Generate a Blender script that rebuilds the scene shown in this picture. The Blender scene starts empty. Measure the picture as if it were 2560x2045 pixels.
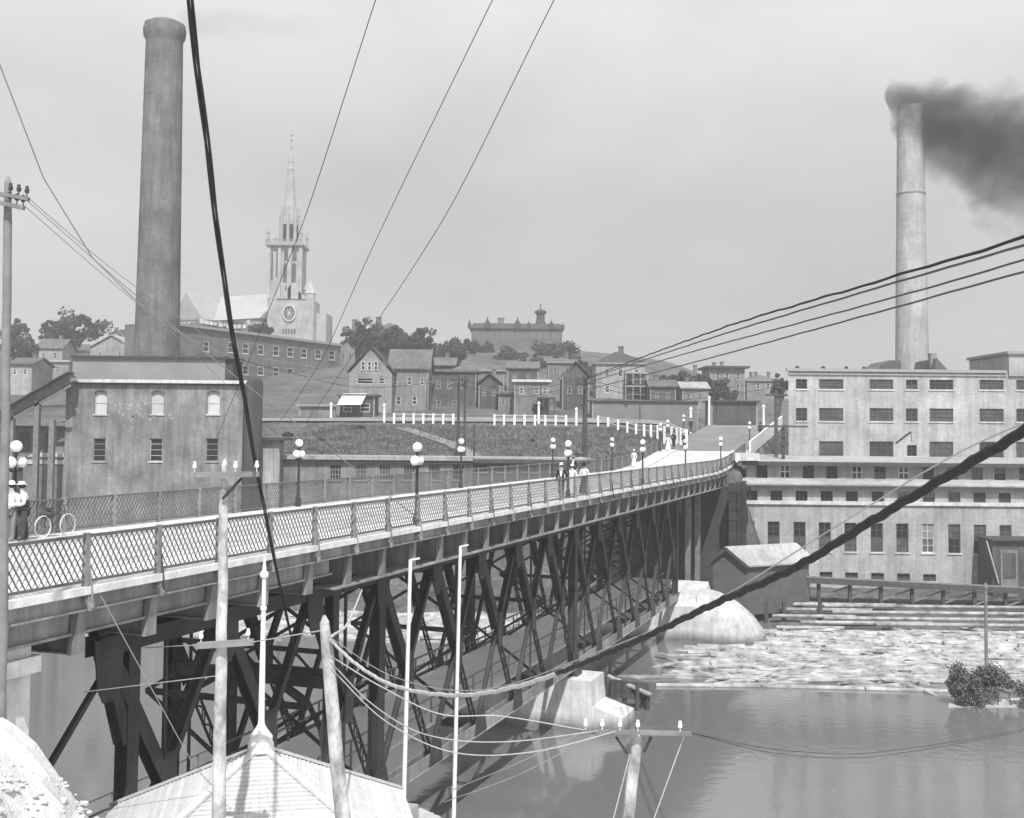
import bpy, bmesh, math, random
from mathutils import Vector, Matrix
random.seed(7)
sc = bpy.context.scene
col = sc.collection
R = math.radians
# ------------------------------------------------------------------ camera
F = 2800.0; PW, PH = 2560.0, 2045.0
PITCH = R(2.7); ROLL = R(0.55); CAMZ = 3.51
CY = 1080.0 - F*math.tan(PITCH)          # principal row, so that the horizon falls on row 1080
cam_d = bpy.data.cameras.new('camera'); cam = bpy.data.objects.new('camera', cam_d); col.objects.link(cam)
cam_d.sensor_fit = 'HORIZONTAL'; cam_d.sensor_width = 36.0
cam_d.lens = 36.0*F/PW; cam_d.clip_start = 0.1; cam_d.clip_end = 6000
cam_d.shift_y = -(PH/2-CY)/PW
CAMROT = Matrix.Rotation(math.pi/2+PITCH, 3, 'X') @ Matrix.Rotation(ROLL, 3, 'Z')
cam.matrix_world = Matrix.Translation((0, 0, CAMZ)) @ CAMROT.to_4x4()
sc.camera = cam
# ------------------------------------------------------------------ world, sun, exposure
BT = Vector((math.sin(R(20)), math.cos(R(20)), 0)); BN = Vector((math.cos(R(20)), -math.sin(R(20)), 0))
SUNV = (BT*-0.545 + BN*0.26 + Vector((0, 0, 0.82))).normalized()
SUN_EL = math.asin(SUNV.z)
SKYX, SKYY = 7.2, 3.1
w = bpy.data.worlds.new('World'); sc.world = w; w.use_nodes = True
nt = w.node_tree; nt.nodes.clear()
def N(t, kind, **kw):
    n = t.nodes.new(kind)
    for k, v in kw.items(): setattr(n, k, v)
    return n
out = N(nt, 'ShaderNodeOutputWorld'); bg = N(nt, 'ShaderNodeBackground'); bg.inputs[1].default_value = 0.093
sky = N(nt, 'ShaderNodeTexSky'); sky.sky_type = 'NISHITA'; sky.sun_disc = False
sky.sun_elevation = SUN_EL; sky.sun_rotation = math.pi; sky.air_density = 1.0; sky.dust_density = 3.0; sky.ozone_density = 1.0
bw = N(nt, 'ShaderNodeRGBToBW'); nt.links.new(sky.outputs[0], bw.inputs[0])
tc = N(nt, 'ShaderNodeTexCoord'); mp = N(nt, 'ShaderNodeMapping'); mp.inputs['Scale'].default_value = (1, 1, 2.0); mp.inputs['Location'].default_value = (SKYX, SKYY, 0)
nt.links.new(tc.outputs['Generated'], mp.inputs['Vector'])
nz = N(nt, 'ShaderNodeTexNoise'); nz.inputs['Scale'].default_value = 1.7; nz.inputs['Detail'].default_value = 5; nz.inputs['Roughness'].default_value = 0.5
nt.links.new(mp.outputs[0], nz.inputs['Vector'])
rm = N(nt, 'ShaderNodeMapRange'); rm.inputs['From Min'].default_value = 0.34; rm.inputs['From Max'].default_value = 0.7
rm.inputs['To Min'].default_value = 0.82; rm.inputs['To Max'].default_value = 1.32      # thin bright overcast veil
nt.links.new(nz.outputs[0], rm.inputs['Value'])
sz = N(nt, 'ShaderNodeSeparateXYZ'); nt.links.new(tc.outputs['Generated'], sz.inputs[0])
ov = N(nt, 'ShaderNodeMapRange'); ov.inputs['From Min'].default_value = 0.0; ov.inputs['From Max'].default_value = 0.45
ov.inputs['To Min'].default_value = 4.5; ov.inputs['To Max'].default_value = 8.6; nt.links.new(sz.outputs[2], ov.inputs['Value'])
ml = N(nt, 'ShaderNodeMath', operation='MULTIPLY'); nt.links.new(rm.outputs[0], ml.inputs[0]); nt.links.new(ov.outputs[0], ml.inputs[1])
mx = N(nt, 'ShaderNodeMix'); mx.data_type = 'FLOAT'; mx.inputs[0].default_value = 0.8
nt.links.new(bw.outputs[0], mx.inputs[2]); nt.links.new(ml.outputs[0], mx.inputs[3])
nt.links.new(mx.outputs[0], bg.inputs[0]); nt.links.new(bg.outputs[0], out.inputs[0])
sd = bpy.data.lights.new('sun', 'SUN'); sun = bpy.data.objects.new('sun', sd); col.objects.link(sun)
sd.energy = 4.6; sd.angle = R(0.6); sd.color = (1, 1, 1)
sun.rotation_euler = SUNV.to_track_quat('Z', 'Y').to_euler(); sun.location = (0, -40, 90)
sc.view_settings.view_transform = 'Standard'; sc.view_settings.look = 'None'
sc.view_settings.exposure = 0.15; sc.view_settings.gamma = 1.0; sc.view_settings.use_curve_mapping = False
sc.cycles.max_bounces = 6; sc.cycles.diffuse_bounces = 2; sc.cycles.glossy_bounces = 3; sc.cycles.transmission_bounces = 3
sc.cycles.volume_bounces = 1; sc.cycles.volume_step_rate = 1.5; sc.cycles.use_denoising = True
# ------------------------------------------------------------------ pixel helpers (photo pixels 2560 x 2045)
def ray(x, y):
    return CAMROT @ Vector(((x-PW/2)/F, -(y-CY)/F, -1.0))
ORD = ['first', 'second', 'third', 'fourth', 'fifth', 'sixth', 'seventh', 'eighth', 'ninth and lowest']
def at(x, y, D):                       # point seen at pixel x, y at distance D along +Y
    d = ray(x, y); return Vector((0, 0, CAMZ)) + d*(D/d.y)
# ------------------------------------------------------------------ materials
MATS = {}
def mat(name, v, rough=0.8, var=0.25, scale=1.5, bump=0.0, bscale=None, kind='noise', spec=0.3, metal=0.0, obj=True, det=5, stretch=None, streak=0.0, damp=False):
    if name in MATS: return MATS[name]
    m = bpy.data.materials.new(name); m.use_nodes = True; t = m.node_tree
    b = t.nodes['Principled BSDF']; b.inputs['Roughness'].default_value = rough
    b.inputs['Specular IOR Level'].default_value = spec; b.inputs['Metallic'].default_value = metal
    g = N(t, 'ShaderNodeNewGeometry'); vec = g.outputs['Position']
    if stretch:
        mpn = N(t, 'ShaderNodeMapping'); mpn.inputs['Scale'].default_value = stretch
        t.links.new(vec, mpn.inputs['Vector']); vec = mpn.outputs[0]
    n1 = N(t, 'ShaderNodeTexNoise'); n1.inputs['Scale'].default_value = scale; n1.inputs['Detail'].default_value = det
    n1.inputs['Roughness'].default_value = 0.62
    t.links.new(vec, n1.inputs['Vector'])
    mr = N(t, 'ShaderNodeMapRange'); mr.inputs['From Min'].default_value = 0.25; mr.inputs['From Max'].default_value = 0.75
    mr.inputs['To Min'].default_value = v*(1-var); mr.inputs['To Max'].default_value = v*(1+var)
    t.links.new(n1.outputs[0], mr.inputs['Value'])
    val = mr.outputs[0]
    if obj:
        oi = N(t, 'ShaderNodeObjectInfo'); mo = N(t, 'ShaderNodeMapRange')
        mo.inputs['To Min'].default_value = 0.9; mo.inputs['To Max'].default_value = 1.1
        t.links.new(oi.outputs['Random'], mo.inputs['Value'])
        mu = N(t, 'ShaderNodeMath', operation='MULTIPLY'); t.links.new(val, mu.inputs[0]); t.links.new(mo.outputs[0], mu.inputs[1]); val = mu.outputs[0]
    hsrc = n1.outputs[0]
    if streak > 0:
        for sc3, sl in (((1.1, 1.1, 0.09), 2.2), ((0.16, 0.16, 0.22), 1.0)):
            m3 = N(t, 'ShaderNodeMapping'); m3.inputs['Scale'].default_value = sc3; t.links.new(g.outputs['Position'], m3.inputs['Vector'])
            n3 = N(t, 'ShaderNodeTexNoise'); n3.inputs['Scale'].default_value = sl; n3.inputs['Detail'].default_value = 6; n3.inputs['Roughness'].default_value = 0.65; t.links.new(m3.outputs[0], n3.inputs['Vector'])
            r3 = N(t, 'ShaderNodeMapRange'); r3.inputs['From Min'].default_value = 0.36; r3.inputs['From Max'].default_value = 0.62
            r3.inputs['To Min'].default_value = 1-streak; r3.inputs['To Max'].default_value = 1+streak*0.35; t.links.new(n3.outputs[0], r3.inputs['Value'])
            mu = N(t, 'ShaderNodeMath', operation='MULTIPLY'); t.links.new(val, mu.inputs[0]); t.links.new(r3.outputs[0], mu.inputs[1]); val = mu.outputs[0]
    if damp:
        sxd = N(t, 'ShaderNodeSeparateXYZ'); t.links.new(g.outputs['Position'], sxd.inputs[0])
        adn = N(t, 'ShaderNodeMath', operation='MULTIPLY_ADD'); t.links.new(n1.outputs[0], adn.inputs[0]); adn.inputs[1].default_value = -1.1; t.links.new(sxd.outputs[2], adn.inputs[2])
        rd = N(t, 'ShaderNodeMapRange'); rd.inputs['From Min'].default_value = -13.6; rd.inputs['From Max'].default_value = -12.9; rd.inputs['To Min'].default_value = 0.3; t.links.new(adn.outputs[0], rd.inputs['Value'])
        mu = N(t, 'ShaderNodeMath', operation='MULTIPLY'); t.links.new(val, mu.inputs[0]); t.links.new(rd.outputs[0], mu.inputs[1]); val = mu.outputs[0]
    if kind == 'brick':
        sx = N(t, 'ShaderNodeSeparateXYZ'); t.links.new(g.outputs['Position'], sx.inputs[0])
        ad = N(t, 'ShaderNodeMath', operation='ADD'); t.links.new(sx.outputs[0], ad.inputs[0]); t.links.new(sx.outputs[1], ad.inputs[1])
        cx = N(t, 'ShaderNodeCombineXYZ'); t.links.new(ad.outputs[0], cx.inputs[0]); t.links.new(sx.outputs[2], cx.inputs[1])
        br = N(t, 'ShaderNodeTexBrick'); br.inputs['Scale'].default_value = 1.0
        br.inputs['Brick Width'].default_value = 0.24; br.inputs['Row Height'].default_value = 0.085; br.inputs['Mortar Size'].default_value = 0.012
        br.inputs['Color1'].default_value = (1.12,)*3+(1,); br.inputs['Color2'].default_value = (0.8,)*3+(1,); br.inputs['Mortar'].default_value = (1.35,)*3+(1,)
        t.links.new(cx.outputs[0], br.inputs['Vector'])
        mu = N(t, 'ShaderNodeMath', operation='MULTIPLY'); t.links.new(val, mu.inputs[0]); t.links.new(br.outputs[0], mu.inputs[1]); val = mu.outputs[0]
    if kind == 'boards':
        wv = N(t, 'ShaderNodeTexWave'); wv.wave_type = 'BANDS'; wv.bands_direction = 'Z'; wv.wave_profile = 'SAW'
        wv.inputs['Scale'].default_value = 1.6; wv.inputs['Distortion'].default_value = 0.0
        t.links.new(g.outputs['Position'], wv.inputs['Vector']); hsrc = wv.outputs['Fac']
        ms = N(t, 'ShaderNodeMapRange'); ms.inputs['To Min'].default_value = 0.88; ms.inputs['To Max'].default_value = 1.05
        t.links.new(hsrc, ms.inputs['Value'])
        mu = N(t, 'ShaderNodeMath', operation='MULTIPLY'); t.links.new(val, mu.inputs[0]); t.links.new(ms.outputs[0], mu.inputs[1]); val = mu.outputs[0]
    t.links.new(val, b.inputs['Base Color'])
    if bump > 0:
        bn = N(t, 'ShaderNodeBump'); bn.inputs['Strength'].default_value = bump; bn.inputs['Distance'].default_value = 0.05
        if bscale:
            n2 = N(t, 'ShaderNodeTexNoise'); n2.inputs['Scale'].default_value = bscale; n2.inputs['Detail'].default_value = 6
            t.links.new(vec, n2.inputs['Vector']); hsrc = n2.outputs[0]
        t.links.new(hsrc, bn.inputs['Height']); t.links.new(bn.outputs[0], b.inputs['Normal'])
    MATS[name] = m; return m
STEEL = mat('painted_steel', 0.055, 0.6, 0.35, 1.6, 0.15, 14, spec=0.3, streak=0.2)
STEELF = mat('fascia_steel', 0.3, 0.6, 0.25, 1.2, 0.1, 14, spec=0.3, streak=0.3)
STEEL_L = mat('railing_steel', 0.13, 0.5, 0.25, 3, spec=0.4)
CONC = mat('pale_concrete', 0.6, 0.9, 0.2, 0.9, 0.5, 5, streak=0.22, damp=True)
CURB = mat('kerb_concrete', 0.78, 0.9, 0.25, 1.6, 0.3, 9, streak=0.12)
DECKM = mat('walkway_boards', 0.6, 0.85, 0.3, 1.4, 0.3, 8, det=8)
ROADM = mat('road_paving', 0.5, 0.9, 0.3, 0.6, 0.3, 7, det=9)
BRICK = mat('dark_brick', 0.22, 0.9, 0.4, 0.5, 0.3, 12, kind='brick', det=9, streak=0.28)
BRICK2 = mat('tenement_brick', 0.16, 0.9, 0.3, 0.4, kind='brick', streak=0.2)
STACK = mat('stack_brick', 0.15, 0.9, 0.3, 0.5, kind='brick', streak=0.25)
STACK2 = mat('pale_stack_brick', 0.34, 0.9, 0.2, 0.5, kind='brick', streak=0.15)
MILLW = mat('pale_mill_brick', 0.37, 0.9, 0.2, 0.5, 0.25, 9, kind='brick', streak=0.2, det=8)
MILLC = mat('mill_clapboard', 0.28, 0.85, 0.15, 0.6, kind='boards', streak=0.2)
TRIM = mat('white_trim', 0.58, 0.7, 0.25, 1.5, streak=0.15)
TRIMD = mat('dark_sash', 0.09, 0.7, 0.3, 2)
TRIMG = mat('grey_trim', 0.3, 0.7, 0.15, 2)
ROOFD = mat('dark_roofing', 0.06, 0.85, 0.3, 1.5)
ROOFM = mat('slate_roofing', 0.13, 0.8, 0.35, 0.9, streak=0.2, det=8)
ROOFL = mat('light_roofing', 0.37, 0.8, 0.25, 0.8, streak=0.18, det=8)
GLASS = mat('window_glass', 0.03, 0.2, 0.5, 0.6, spec=0.5)
GLASSD = mat('dark_opening', 0.012, 0.6, 0.4, 0.7)
BLIND = mat('window_blind', 0.5, 0.8, 0.12, 2)
BLINDG = mat('grey_blind', 0.22, 0.8, 0.2, 2)
GLASSP = mat('dusty_glass', 0.085, 0.35, 0.6, 0.5)
WOODP = mat('weathered_pole', 0.42, 0.9, 0.75, 3.2, 0.6, 14, stretch=(1, 1, 0.6))
WOODD = mat('dark_timber', 0.07, 0.9, 0.35, 2)
WOODG = mat('grey_timber', 0.2, 0.9, 0.35, 2)
WHITEP = mat('white_paint', 0.8, 0.55, 0.05, 2)
GLOBE = mat('opal_globe', 0.82, 0.25, 0.03, 2, spec=0.5)
IRON = mat('dark_iron', 0.035, 0.5, 0.3, 4)
CABLE = mat('tarred_cable', 0.022, 0.7, 0.4, 30)
WIREL = mat('pale_wire', 0.4, 0.6, 0.2, 8)
ROPEL = mat('pale_or_sunlit_cable', 0.45, 0.85, 0.25, 16)  # pale looped cable, and sunlight painted into the heavy cable's left part
CERAM = mat('white_insulator', 0.75, 0.3, 0.05, 4)
SHING = mat('white_shingle', 0.55, 0.85, 0.13, 4, 0.2, 25)
LOGM = mat('peeled_log', 0.33, 0.85, 0.75, 0.9, 0.2, 15)
LEAF = mat('foliage', 0.06, 0.8, 0.45, 0.5, det=3)
BARK = mat('bark', 0.08, 0.9, 0.3, 3)
SUIT = mat('black_cloth', 0.018, 0.9, 0.3, 8); SHIRT = mat('white_cloth', 0.72, 0.9, 0.06, 8); TROU = mat('dark_cloth', 0.06, 0.9, 0.3, 8)
GREYC = mat('grey_cloth', 0.2, 0.9, 0.2, 8); SKIN = mat('skin', 0.38, 0.6, 0.08, 8); STRAW = mat('straw', 0.62, 0.8, 0.12, 20); HAIR = mat('hair', 0.03, 0.7, 0.2, 20)
CHURCH = mat('pale_stone', 0.4, 0.9, 0.2, 0.4, streak=0.15); CHROOF = mat('pale_metal_roof', 0.36, 0.6, 0.15, 0.3)
PLAST = mat('weathered_plaster', 0.25, 0.9, 0.15, 0.4)
HOUSEW = mat('house_clapboard', 0.24, 0.85, 0.2, 0.9, kind='boards', streak=0.25); HOUSEL = mat('pale_house_clapboard', 0.36, 0.85, 0.2, 0.9, kind='boards', streak=0.25); HOUSED = mat('dark_house_clapboard', 0.11, 0.85, 0.3, 0.9, kind='boards', streak=0.25)
# ------------------------------------------------------------------ mesh builder
ORG = {}
def tag(o, label=None, cat=None, group=None, kind=None):
    if label: o['label'] = label
    if cat: o['category'] = cat
    if group: o['group'] = group
    if kind: o['kind'] = kind
    return o
def empty(name, loc=(0, 0, 0), label=None, cat=None, group=None, rz=0.0):
    o = bpy.data.objects.new(name, None); col.objects.link(o); o.location = loc; o.rotation_euler = (0, 0, rz)
    o.empty_display_size = 0.3
    ORG[o.name] = Vector(loc) if rz == 0 else Vector((0, 0, 0))
    return tag(o, label, cat, group)
class MB:
    def __init__(s): s.v = []; s.f = []
    def add(s, vs, fs):
        k = len(s.v); s.v += [tuple(p) for p in vs]; s.f += [tuple(i+k for i in f) for f in fs]; return s
    def hexa(s, p):                    # 8 points, bottom ring then top ring
        return s.add(p, [(3, 2, 1, 0), (4, 5, 6, 7), (0, 1, 5, 4), (1, 2, 6, 5), (2, 3, 7, 6), (3, 0, 4, 7)])
    def box(s, x0, x1, y0, y1, z0, z1):
        if x0 > x1: x0, x1 = x1, x0
        if y0 > y1: y0, y1 = y1, y0
        if z0 > z1: z0, z1 = z1, z0
        return s.hexa([(x0, y0, z0), (x1, y0, z0), (x1, y1, z0), (x0, y1, z0), (x0, y0, z1), (x1, y0, z1), (x1, y1, z1), (x0, y1, z1)])
    def bar(s, a, b, wd, ht, up=(0, 0, 1)):   # beam from a to b: wd sideways, ht along up
        a = Vector(a); b = Vector(b); d = (b-a).normalized(); u = Vector(up)
        sd_ = d.cross(u)
        if sd_.length < 1e-4: sd_ = d.cross(Vector((1, 0, 0)))
        sd_.normalize(); u = sd_.cross(d)
        p = []
        for c in (a, b):
            p += [c-sd_*wd/2-u*ht/2, c+sd_*wd/2-u*ht/2, c+sd_*wd/2+u*ht/2, c-sd_*wd/2+u*ht/2]
        return s.hexa(p)
    def prism(s, poly, axis, a0, a1):  # poly of (p, q) extruded along axis
        n = len(poly); A = []
        for a in (a0, a1):
            for p, q in poly:
                A.append({'x': (a, p, q), 'y': (p, a, q), 'z': (p, q, a)}[axis])
        fs = [tuple(range(n-1, -1, -1)), tuple(range(n, 2*n))] + [(i, (i+1) % n, n+(i+1) % n, n+i) for i in range(n)]
        return s.add(A, fs)
    def tube(s, pts, r, n=8, cap=True):
        pts = [Vector(p) for p in pts]; rs = r if isinstance(r, (list, tuple)) else [r]*len(pts)
        V = []; pu = None
        for i, p in enumerate(pts):
            d = (pts[min(i+1, len(pts)-1)]-pts[max(i-1, 0)]).normalized()
            if pu is None: pu = Vector((0, 0, 1)) if abs(d.z) < 0.9 else Vector((1, 0, 0))
            sd_ = d.cross(pu).normalized(); u = sd_.cross(d).normalized(); pu = u
            for j in range(n):
                a = 2*math.pi*j/n; V.append(p+sd_*(math.cos(a)*rs[i])+u*(math.sin(a)*rs[i]))
        fs = []
        for i in range(len(pts)-1):
            for j in range(n):
                fs.append((i*n+j, i*n+(j+1) % n, (i+1)*n+(j+1) % n, (i+1)*n+j))
        if cap: fs += [tuple(range(n-1, -1, -1)), tuple(range((len(pts)-1)*n, len(pts)*n))]
        return s.add(V, fs)
    def lathe(s, prof, c=(0, 0, 0), n=16):   # prof of (r, z)
        V = []
        for r, z in prof:
            for j in range(n):
                a = 2*math.pi*j/n; V.append((c[0]+math.cos(a)*r, c[1]+math.sin(a)*r, c[2]+z))
        fs = [(i*n+j, i*n+(j+1) % n, (i+1)*n+(j+1) % n, (i+1)*n+j) for i in range(len(prof)-1) for j in range(n)]
        fs += [tuple(range(n-1, -1, -1)), tuple(range((len(prof)-1)*n, len(prof)*n))]
        return s.add(V, fs)
    def sphere(s, c, r, n=12, m=8, sq=1.0):
        prof = [(max(1e-4, r*math.sin(math.pi*i/m)), -r*sq*math.cos(math.pi*i/m)) for i in range(m+1)]
        return s.lathe(prof, c, n)
    def build(s, name, m, parent=None, smooth=False, kind=None):
        org = ORG.get(parent.name, Vector((0, 0, 0))) if parent else Vector((0, 0, 0))
        me = bpy.data.meshes.new(name); me.from_pydata([tuple(Vector(p)-org) for p in s.v], [], s.f)
        me.materials.append(m)
        bm = bmesh.new(); bm.from_mesh(me); bmesh.ops.recalc_face_normals(bm, faces=bm.faces); bm.to_mesh(me); bm.free()
        if smooth: me.polygons.foreach_set('use_smooth', [True]*len(me.polygons)); 
        if smooth: me.set_sharp_from_angle(angle=R(40))
        o = bpy.data.objects.new(name, me); col.objects.link(o)
        if parent: o.parent = parent
        ORG[o.name] = org
        if kind: o['kind'] = kind
        return o
def inst(me_obj, name, parent, loc=(0, 0, 0), rot=(0, 0, 0), scale=(1, 1, 1)):
    o = bpy.data.objects.new(name, me_obj.data if hasattr(me_obj, 'data') else me_obj); col.objects.link(o)
    o.parent = parent; o.location = loc; o.rotation_euler = rot; o.scale = scale
    ORG[o.name] = Vector((0, 0, 0)); return o
def copy_tree(o, parent=None):
    c = o.copy(); col.objects.link(c); c.parent = parent; ORG[c.name] = Vector((0, 0, 0))
    for ch in list(o.children): copy_tree(ch, c)
    return c
def lerp(a, b, t): return a+(b-a)*t
def interp(tab, x):
    if x <= tab[0][0]: return tab[0][1]
    for (x0, y0), (x1, y1) in zip(tab, tab[1:]):
        if x <= x1: return lerp(y0, y1, (x-x0)/(x1-x0))
    return tab[-1][1]
def sstep(a, b, x):
    t = min(1, max(0, (x-a)/(b-a))); return t*t*(3-2*t)
# ------------------------------------------------------------------ bridge frame: local x along the bridge, y across (minus = camera side)
BT0 = 12.8; BMID = 22.18; HW = 4.78
BORG = BT*BT0 - BN*BMID
BRZ = R(70)
BROT = Matrix.Rotation(BRZ, 3, 'Z')
def BW(x, y, z): return BORG + BROT @ Vector((x, y, z))
def blocal(p): return BROT.transposed() @ (Vector(p)-BORG)
def zc(x):
    if x < 88: return 0.0
    if x < 100: return 0.0045*(x-88)**2
    return 0.648+0.108*(x-100) if x < 140 else 0.648+0.108*40
def bx_at(px, yl, row=1090):           # bridge x where pixel column px meets the line y = yl
    d = ray(px, row); o = blocal((0, 0, 0)); l = BROT.transposed() @ d
    k = (yl-o.y)/l.y; return o.x+l.x*k
# ------------------------------------------------------------------ ground, water
WZ = -13.2
HT = [(0, -14.5), (100, -14.5), (104, -13.4), (108, -11.5), (114, -9), (121, -2.5), (135, 1.8), (150, 4.4), (163, 5.0), (185, 7.2), (220, 12), (300, 24.5), (350, 30), (460, 33), (1500, 33)]
HR = [(0, -14.5), (94, -14.5), (97, -13.7), (101, -12.0), (106, -11.1), (150, -10.6), (190, 0), (230, 9), (330, 14), (1500, 15)]
def ground_z(x, y):
    # near bank
    yb = interp([(-60, 24), (-16, 27), (-10.5, 30), (-8, 44), (-3, 49), (0, 46), (4, 34), (30, 28), (200, 26)], x)
    plate = interp([(-40, -0.2), (-12, -0.8), (-9.0, -1.8), (-8.6, -2.1), (-7.67, -2.95), (-7.1, -3.5), (-6, -5.0), (-4.6, -7.5), (60, -7.5)], x)
    edge = interp([(-16, 10), (-10, 12), (-5, 24), (-3, 22), (5, 12)], x)
    t = sstep(yb-edge, yb+1.5, y)
    zn = lerp(plate, -14.6, t)
    if x < -3: zn = max(-14.6, zn-max(0, y-20.2)*1.3)
    pf = math.hypot(x+7.9, y-43.1)
    zn = max(zn, -10.6-0.5*max(0.0, pf-2.5)+0.25*math.sin(x*1.3+y*0.8))
    # far side
    u = x/max(y, 1.0)
    k = sstep(0.13, 0.25, u)
    zf = lerp(interp(HT, y), interp(HR, y), k)
    if y > 190: zf -= sstep(0.02, 0.3, u)*(y-190)*0.055*(1-k)
    z = zn if y < 60 else zf
    if y > 92:
        l = blocal((x, y, 0))
        if l.x > 94.5:
            rz_ = zc(l.x)-0.28; off = max(0.0, abs(l.y)-5.6)
            emb = rz_-off*(3.2 if l.y < 0 else 1.1)
            z = max(z, emb) if off > 0 else (rz_ if l.x < 142 else lerp(rz_, z, sstep(142, 165, l.x)))
            if off > 0 and l.x < 142 and z > rz_: z = lerp(rz_, z, sstep(0, 9, off))
    return z
def axis_vals(lo, hi, d0, d1, step, far_lo, far_hi):
    v = [d0+i*step for i in range(int((d1-d0)/step)+1)]
    s = step; a = v[0]; L = []
    while a > far_lo: s *= 1.25; a -= s; L.append(max(a, far_lo))
    s = step; a = v[-1]; H = []
    while a < far_hi: s *= 1.25; a += s; H.append(min(a, far_hi))
    return L[::-1]+v+H
gx = axis_vals(0, 0, -66, 66, 1.5, -900, 900); gy = axis_vals(0, 0, 6, 196, 1.5, -300, 1100)
gx = sorted(set(gx) | {-14+0.4*i for i in range(30)}); gy = sorted(set(gy) | {13+0.4*i for i in range(30)})
m = MB(); nx = len(gx)
rg = random.Random(3)
for yv in gy:
    for xv in gx:
        z = ground_z(xv, yv)
        if z > -13: z += rg.uniform(-0.07, 0.07)+(0.22*math.sin(xv*2.1+yv*1.3)*math.sin(yv*1.7-xv*0.6) if yv < 24 and xv < -4 else 0)
        m.v.append((xv, yv, z))
for j in range(len(gy)-1):
    for i in range(nx-1): m.f.append((j*nx+i, j*nx+i+1, (j+1)*nx+i+1, (j+1)*nx+i))
def ground_mat():
    mt = bpy.data.materials.new('grass_and_sand'); mt.use_nodes = True; t = mt.node_tree; b = t.nodes['Principled BSDF']
    b.inputs['Roughness'].default_value = 0.95; b.inputs['Specular IOR Level'].default_value = 0.1
    g = N(t, 'ShaderNodeNewGeometry'); sx = N(t, 'ShaderNodeSeparateXYZ'); t.links.new(g.outputs[0], sx.inputs[0])
    n1 = N(t, 'ShaderNodeTexNoise'); n1.inputs['Scale'].default_value = 0.11; n1.inputs['Detail'].default_value = 7; n1.inputs['Roughness'].default_value = 0.7
    n2 = N(t, 'ShaderNodeTexNoise'); n2.inputs['Scale'].default_value = 1.4; n2.inputs['Detail'].default_value = 6; n2.inputs['Roughness'].default_value = 0.7
    for n in (n1, n2): t.links.new(g.outputs[0], n.inputs['Vector'])
    ad = N(t, 'ShaderNodeMath', operation='ADD'); t.links.new(n1.outputs[0], ad.inputs[0]); t.links.new(n2.outputs[0], ad.inputs[1])
    mg = N(t, 'ShaderNodeMapRange'); mg.inputs['From Min'].default_value = 0.75; mg.inputs['From Max'].default_value = 1.3
    mg.inputs['To Min'].default_value = 0.045; mg.inputs['To Max'].default_value = 0.19; t.links.new(ad.outputs[0], mg.inputs['Value'])
    ms = N(t, 'ShaderNodeMapRange'); ms.inputs['From Min'].default_value = 0.75; ms.inputs['From Max'].default_value = 1.25
    ms.inputs['To Min'].default_value = 0.45; ms.inputs['To Max'].default_value = 0.72; t.links.new(ad.outputs[0], ms.inputs['Value'])
    # near bank is bare pale sand and rock, the far side is grass
    mk = N(t, 'ShaderNodeMapRange'); mk.inputs['From Min'].default_value = 55; mk.inputs['From Max'].default_value = 60; t.links.new(sx.outputs[1], mk.inputs['Value'])
    mx_ = N(t, 'ShaderNodeMix'); mx_.data_type = 'FLOAT'
    t.links.new(mk.outputs[0], mx_.inputs[0]); t.links.new(ms.outputs[0], mx_.inputs[2]); t.links.new(mg.outputs[0], mx_.inputs[3])
    t.links.new(mx_.outputs[0], b.inputs['Base Color'])
    bn = N(t, 'ShaderNodeBump'); bn.inputs['Strength'].default_value = 0.6; bn.inputs['Distance'].default_value = 0.25
    t.links.new(ad.outputs[0], bn.inputs['Height']); t.links.new(bn.outputs[0], b.inputs['Normal']); return mt
tag(m.build('ground', ground_mat(), smooth=False), kind='structure')
def water_mat():
    mt = bpy.data.materials.new('river_water'); mt.use_nodes = True; t = mt.node_tree; b = t.nodes['Principled BSDF']
    b.inputs['Base Color'].default_value = (0.15, 0.15, 0.15, 1); b.inputs['Roughness'].default_value = 0.08; b.inputs['IOR'].default_value = 1.85
    b.inputs['Specular IOR Level'].default_value = 0.5
    g = N(t, 'ShaderNodeNewGeometry'); n1 = N(t, 'ShaderNodeTexNoise'); n1.inputs['Scale'].default_value = 1.6; n1.inputs['Detail'].default_value = 3
    t.links.new(g.outputs[0], n1.inputs['Vector'])
    bn = N(t, 'ShaderNodeBump'); bn.inputs['Strength'].default_value = 0.25; bn.inputs['Distance'].default_value = 0.04
    t.links.new(n1.outputs[0], bn.inputs['Height']); t.links.new(bn.outputs[0], b.inputs['Normal']); return mt
m = MB(); m.add([(-890, 22, WZ), (890, 22, WZ), (890, 112, WZ), (-890, 112, WZ)], [(0, 1, 2, 3)])
tag(m.build('river_water', water_mat()), kind='structure')
# the road climbing the hill past the bridge end, and the hillside street and path
def ribbon(name, pts, wd, m_, lift=0.06, n=4):
    q = MB(); L = []
    for i, p in enumerate(pts):
        p = Vector(p); a = Vector(pts[max(i-1, 0)]); b = Vector(pts[min(i+1, len(pts)-1)])
        d = (b-a); d.z = 0; d.normalize(); s_ = Vector((-d.y, d.x, 0))
        for k in range(n+1):
            pp = p+s_*(wd*(k/n-0.5)); L.append((pp.x, pp.y, ground_z(pp.x, pp.y)+lift))
    q.v = L
    for i in range(len(pts)-1):
        for k in range(n): q.f.append((i*(n+1)+k, i*(n+1)+k+1, (i+1)*(n+1)+k+1, (i+1)*(n+1)+k))
    return tag(q.build(name, m_), kind='structure')
DIRT = mat('worn_earth', 0.2, 0.95, 0.25, 0.3, 0.3, 3, det=8)
ribbon('road', [BW(x, 0, 0) for x in range(106, 152, 3)], 9.6, DIRT, 0.10)
ribbon('hill_street', [(lerp(34, -60, i/40), 158.5+4*math.sin(i*0.12), 0) for i in range(41)], 11, DIRT, 0.22, 5)
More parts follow.
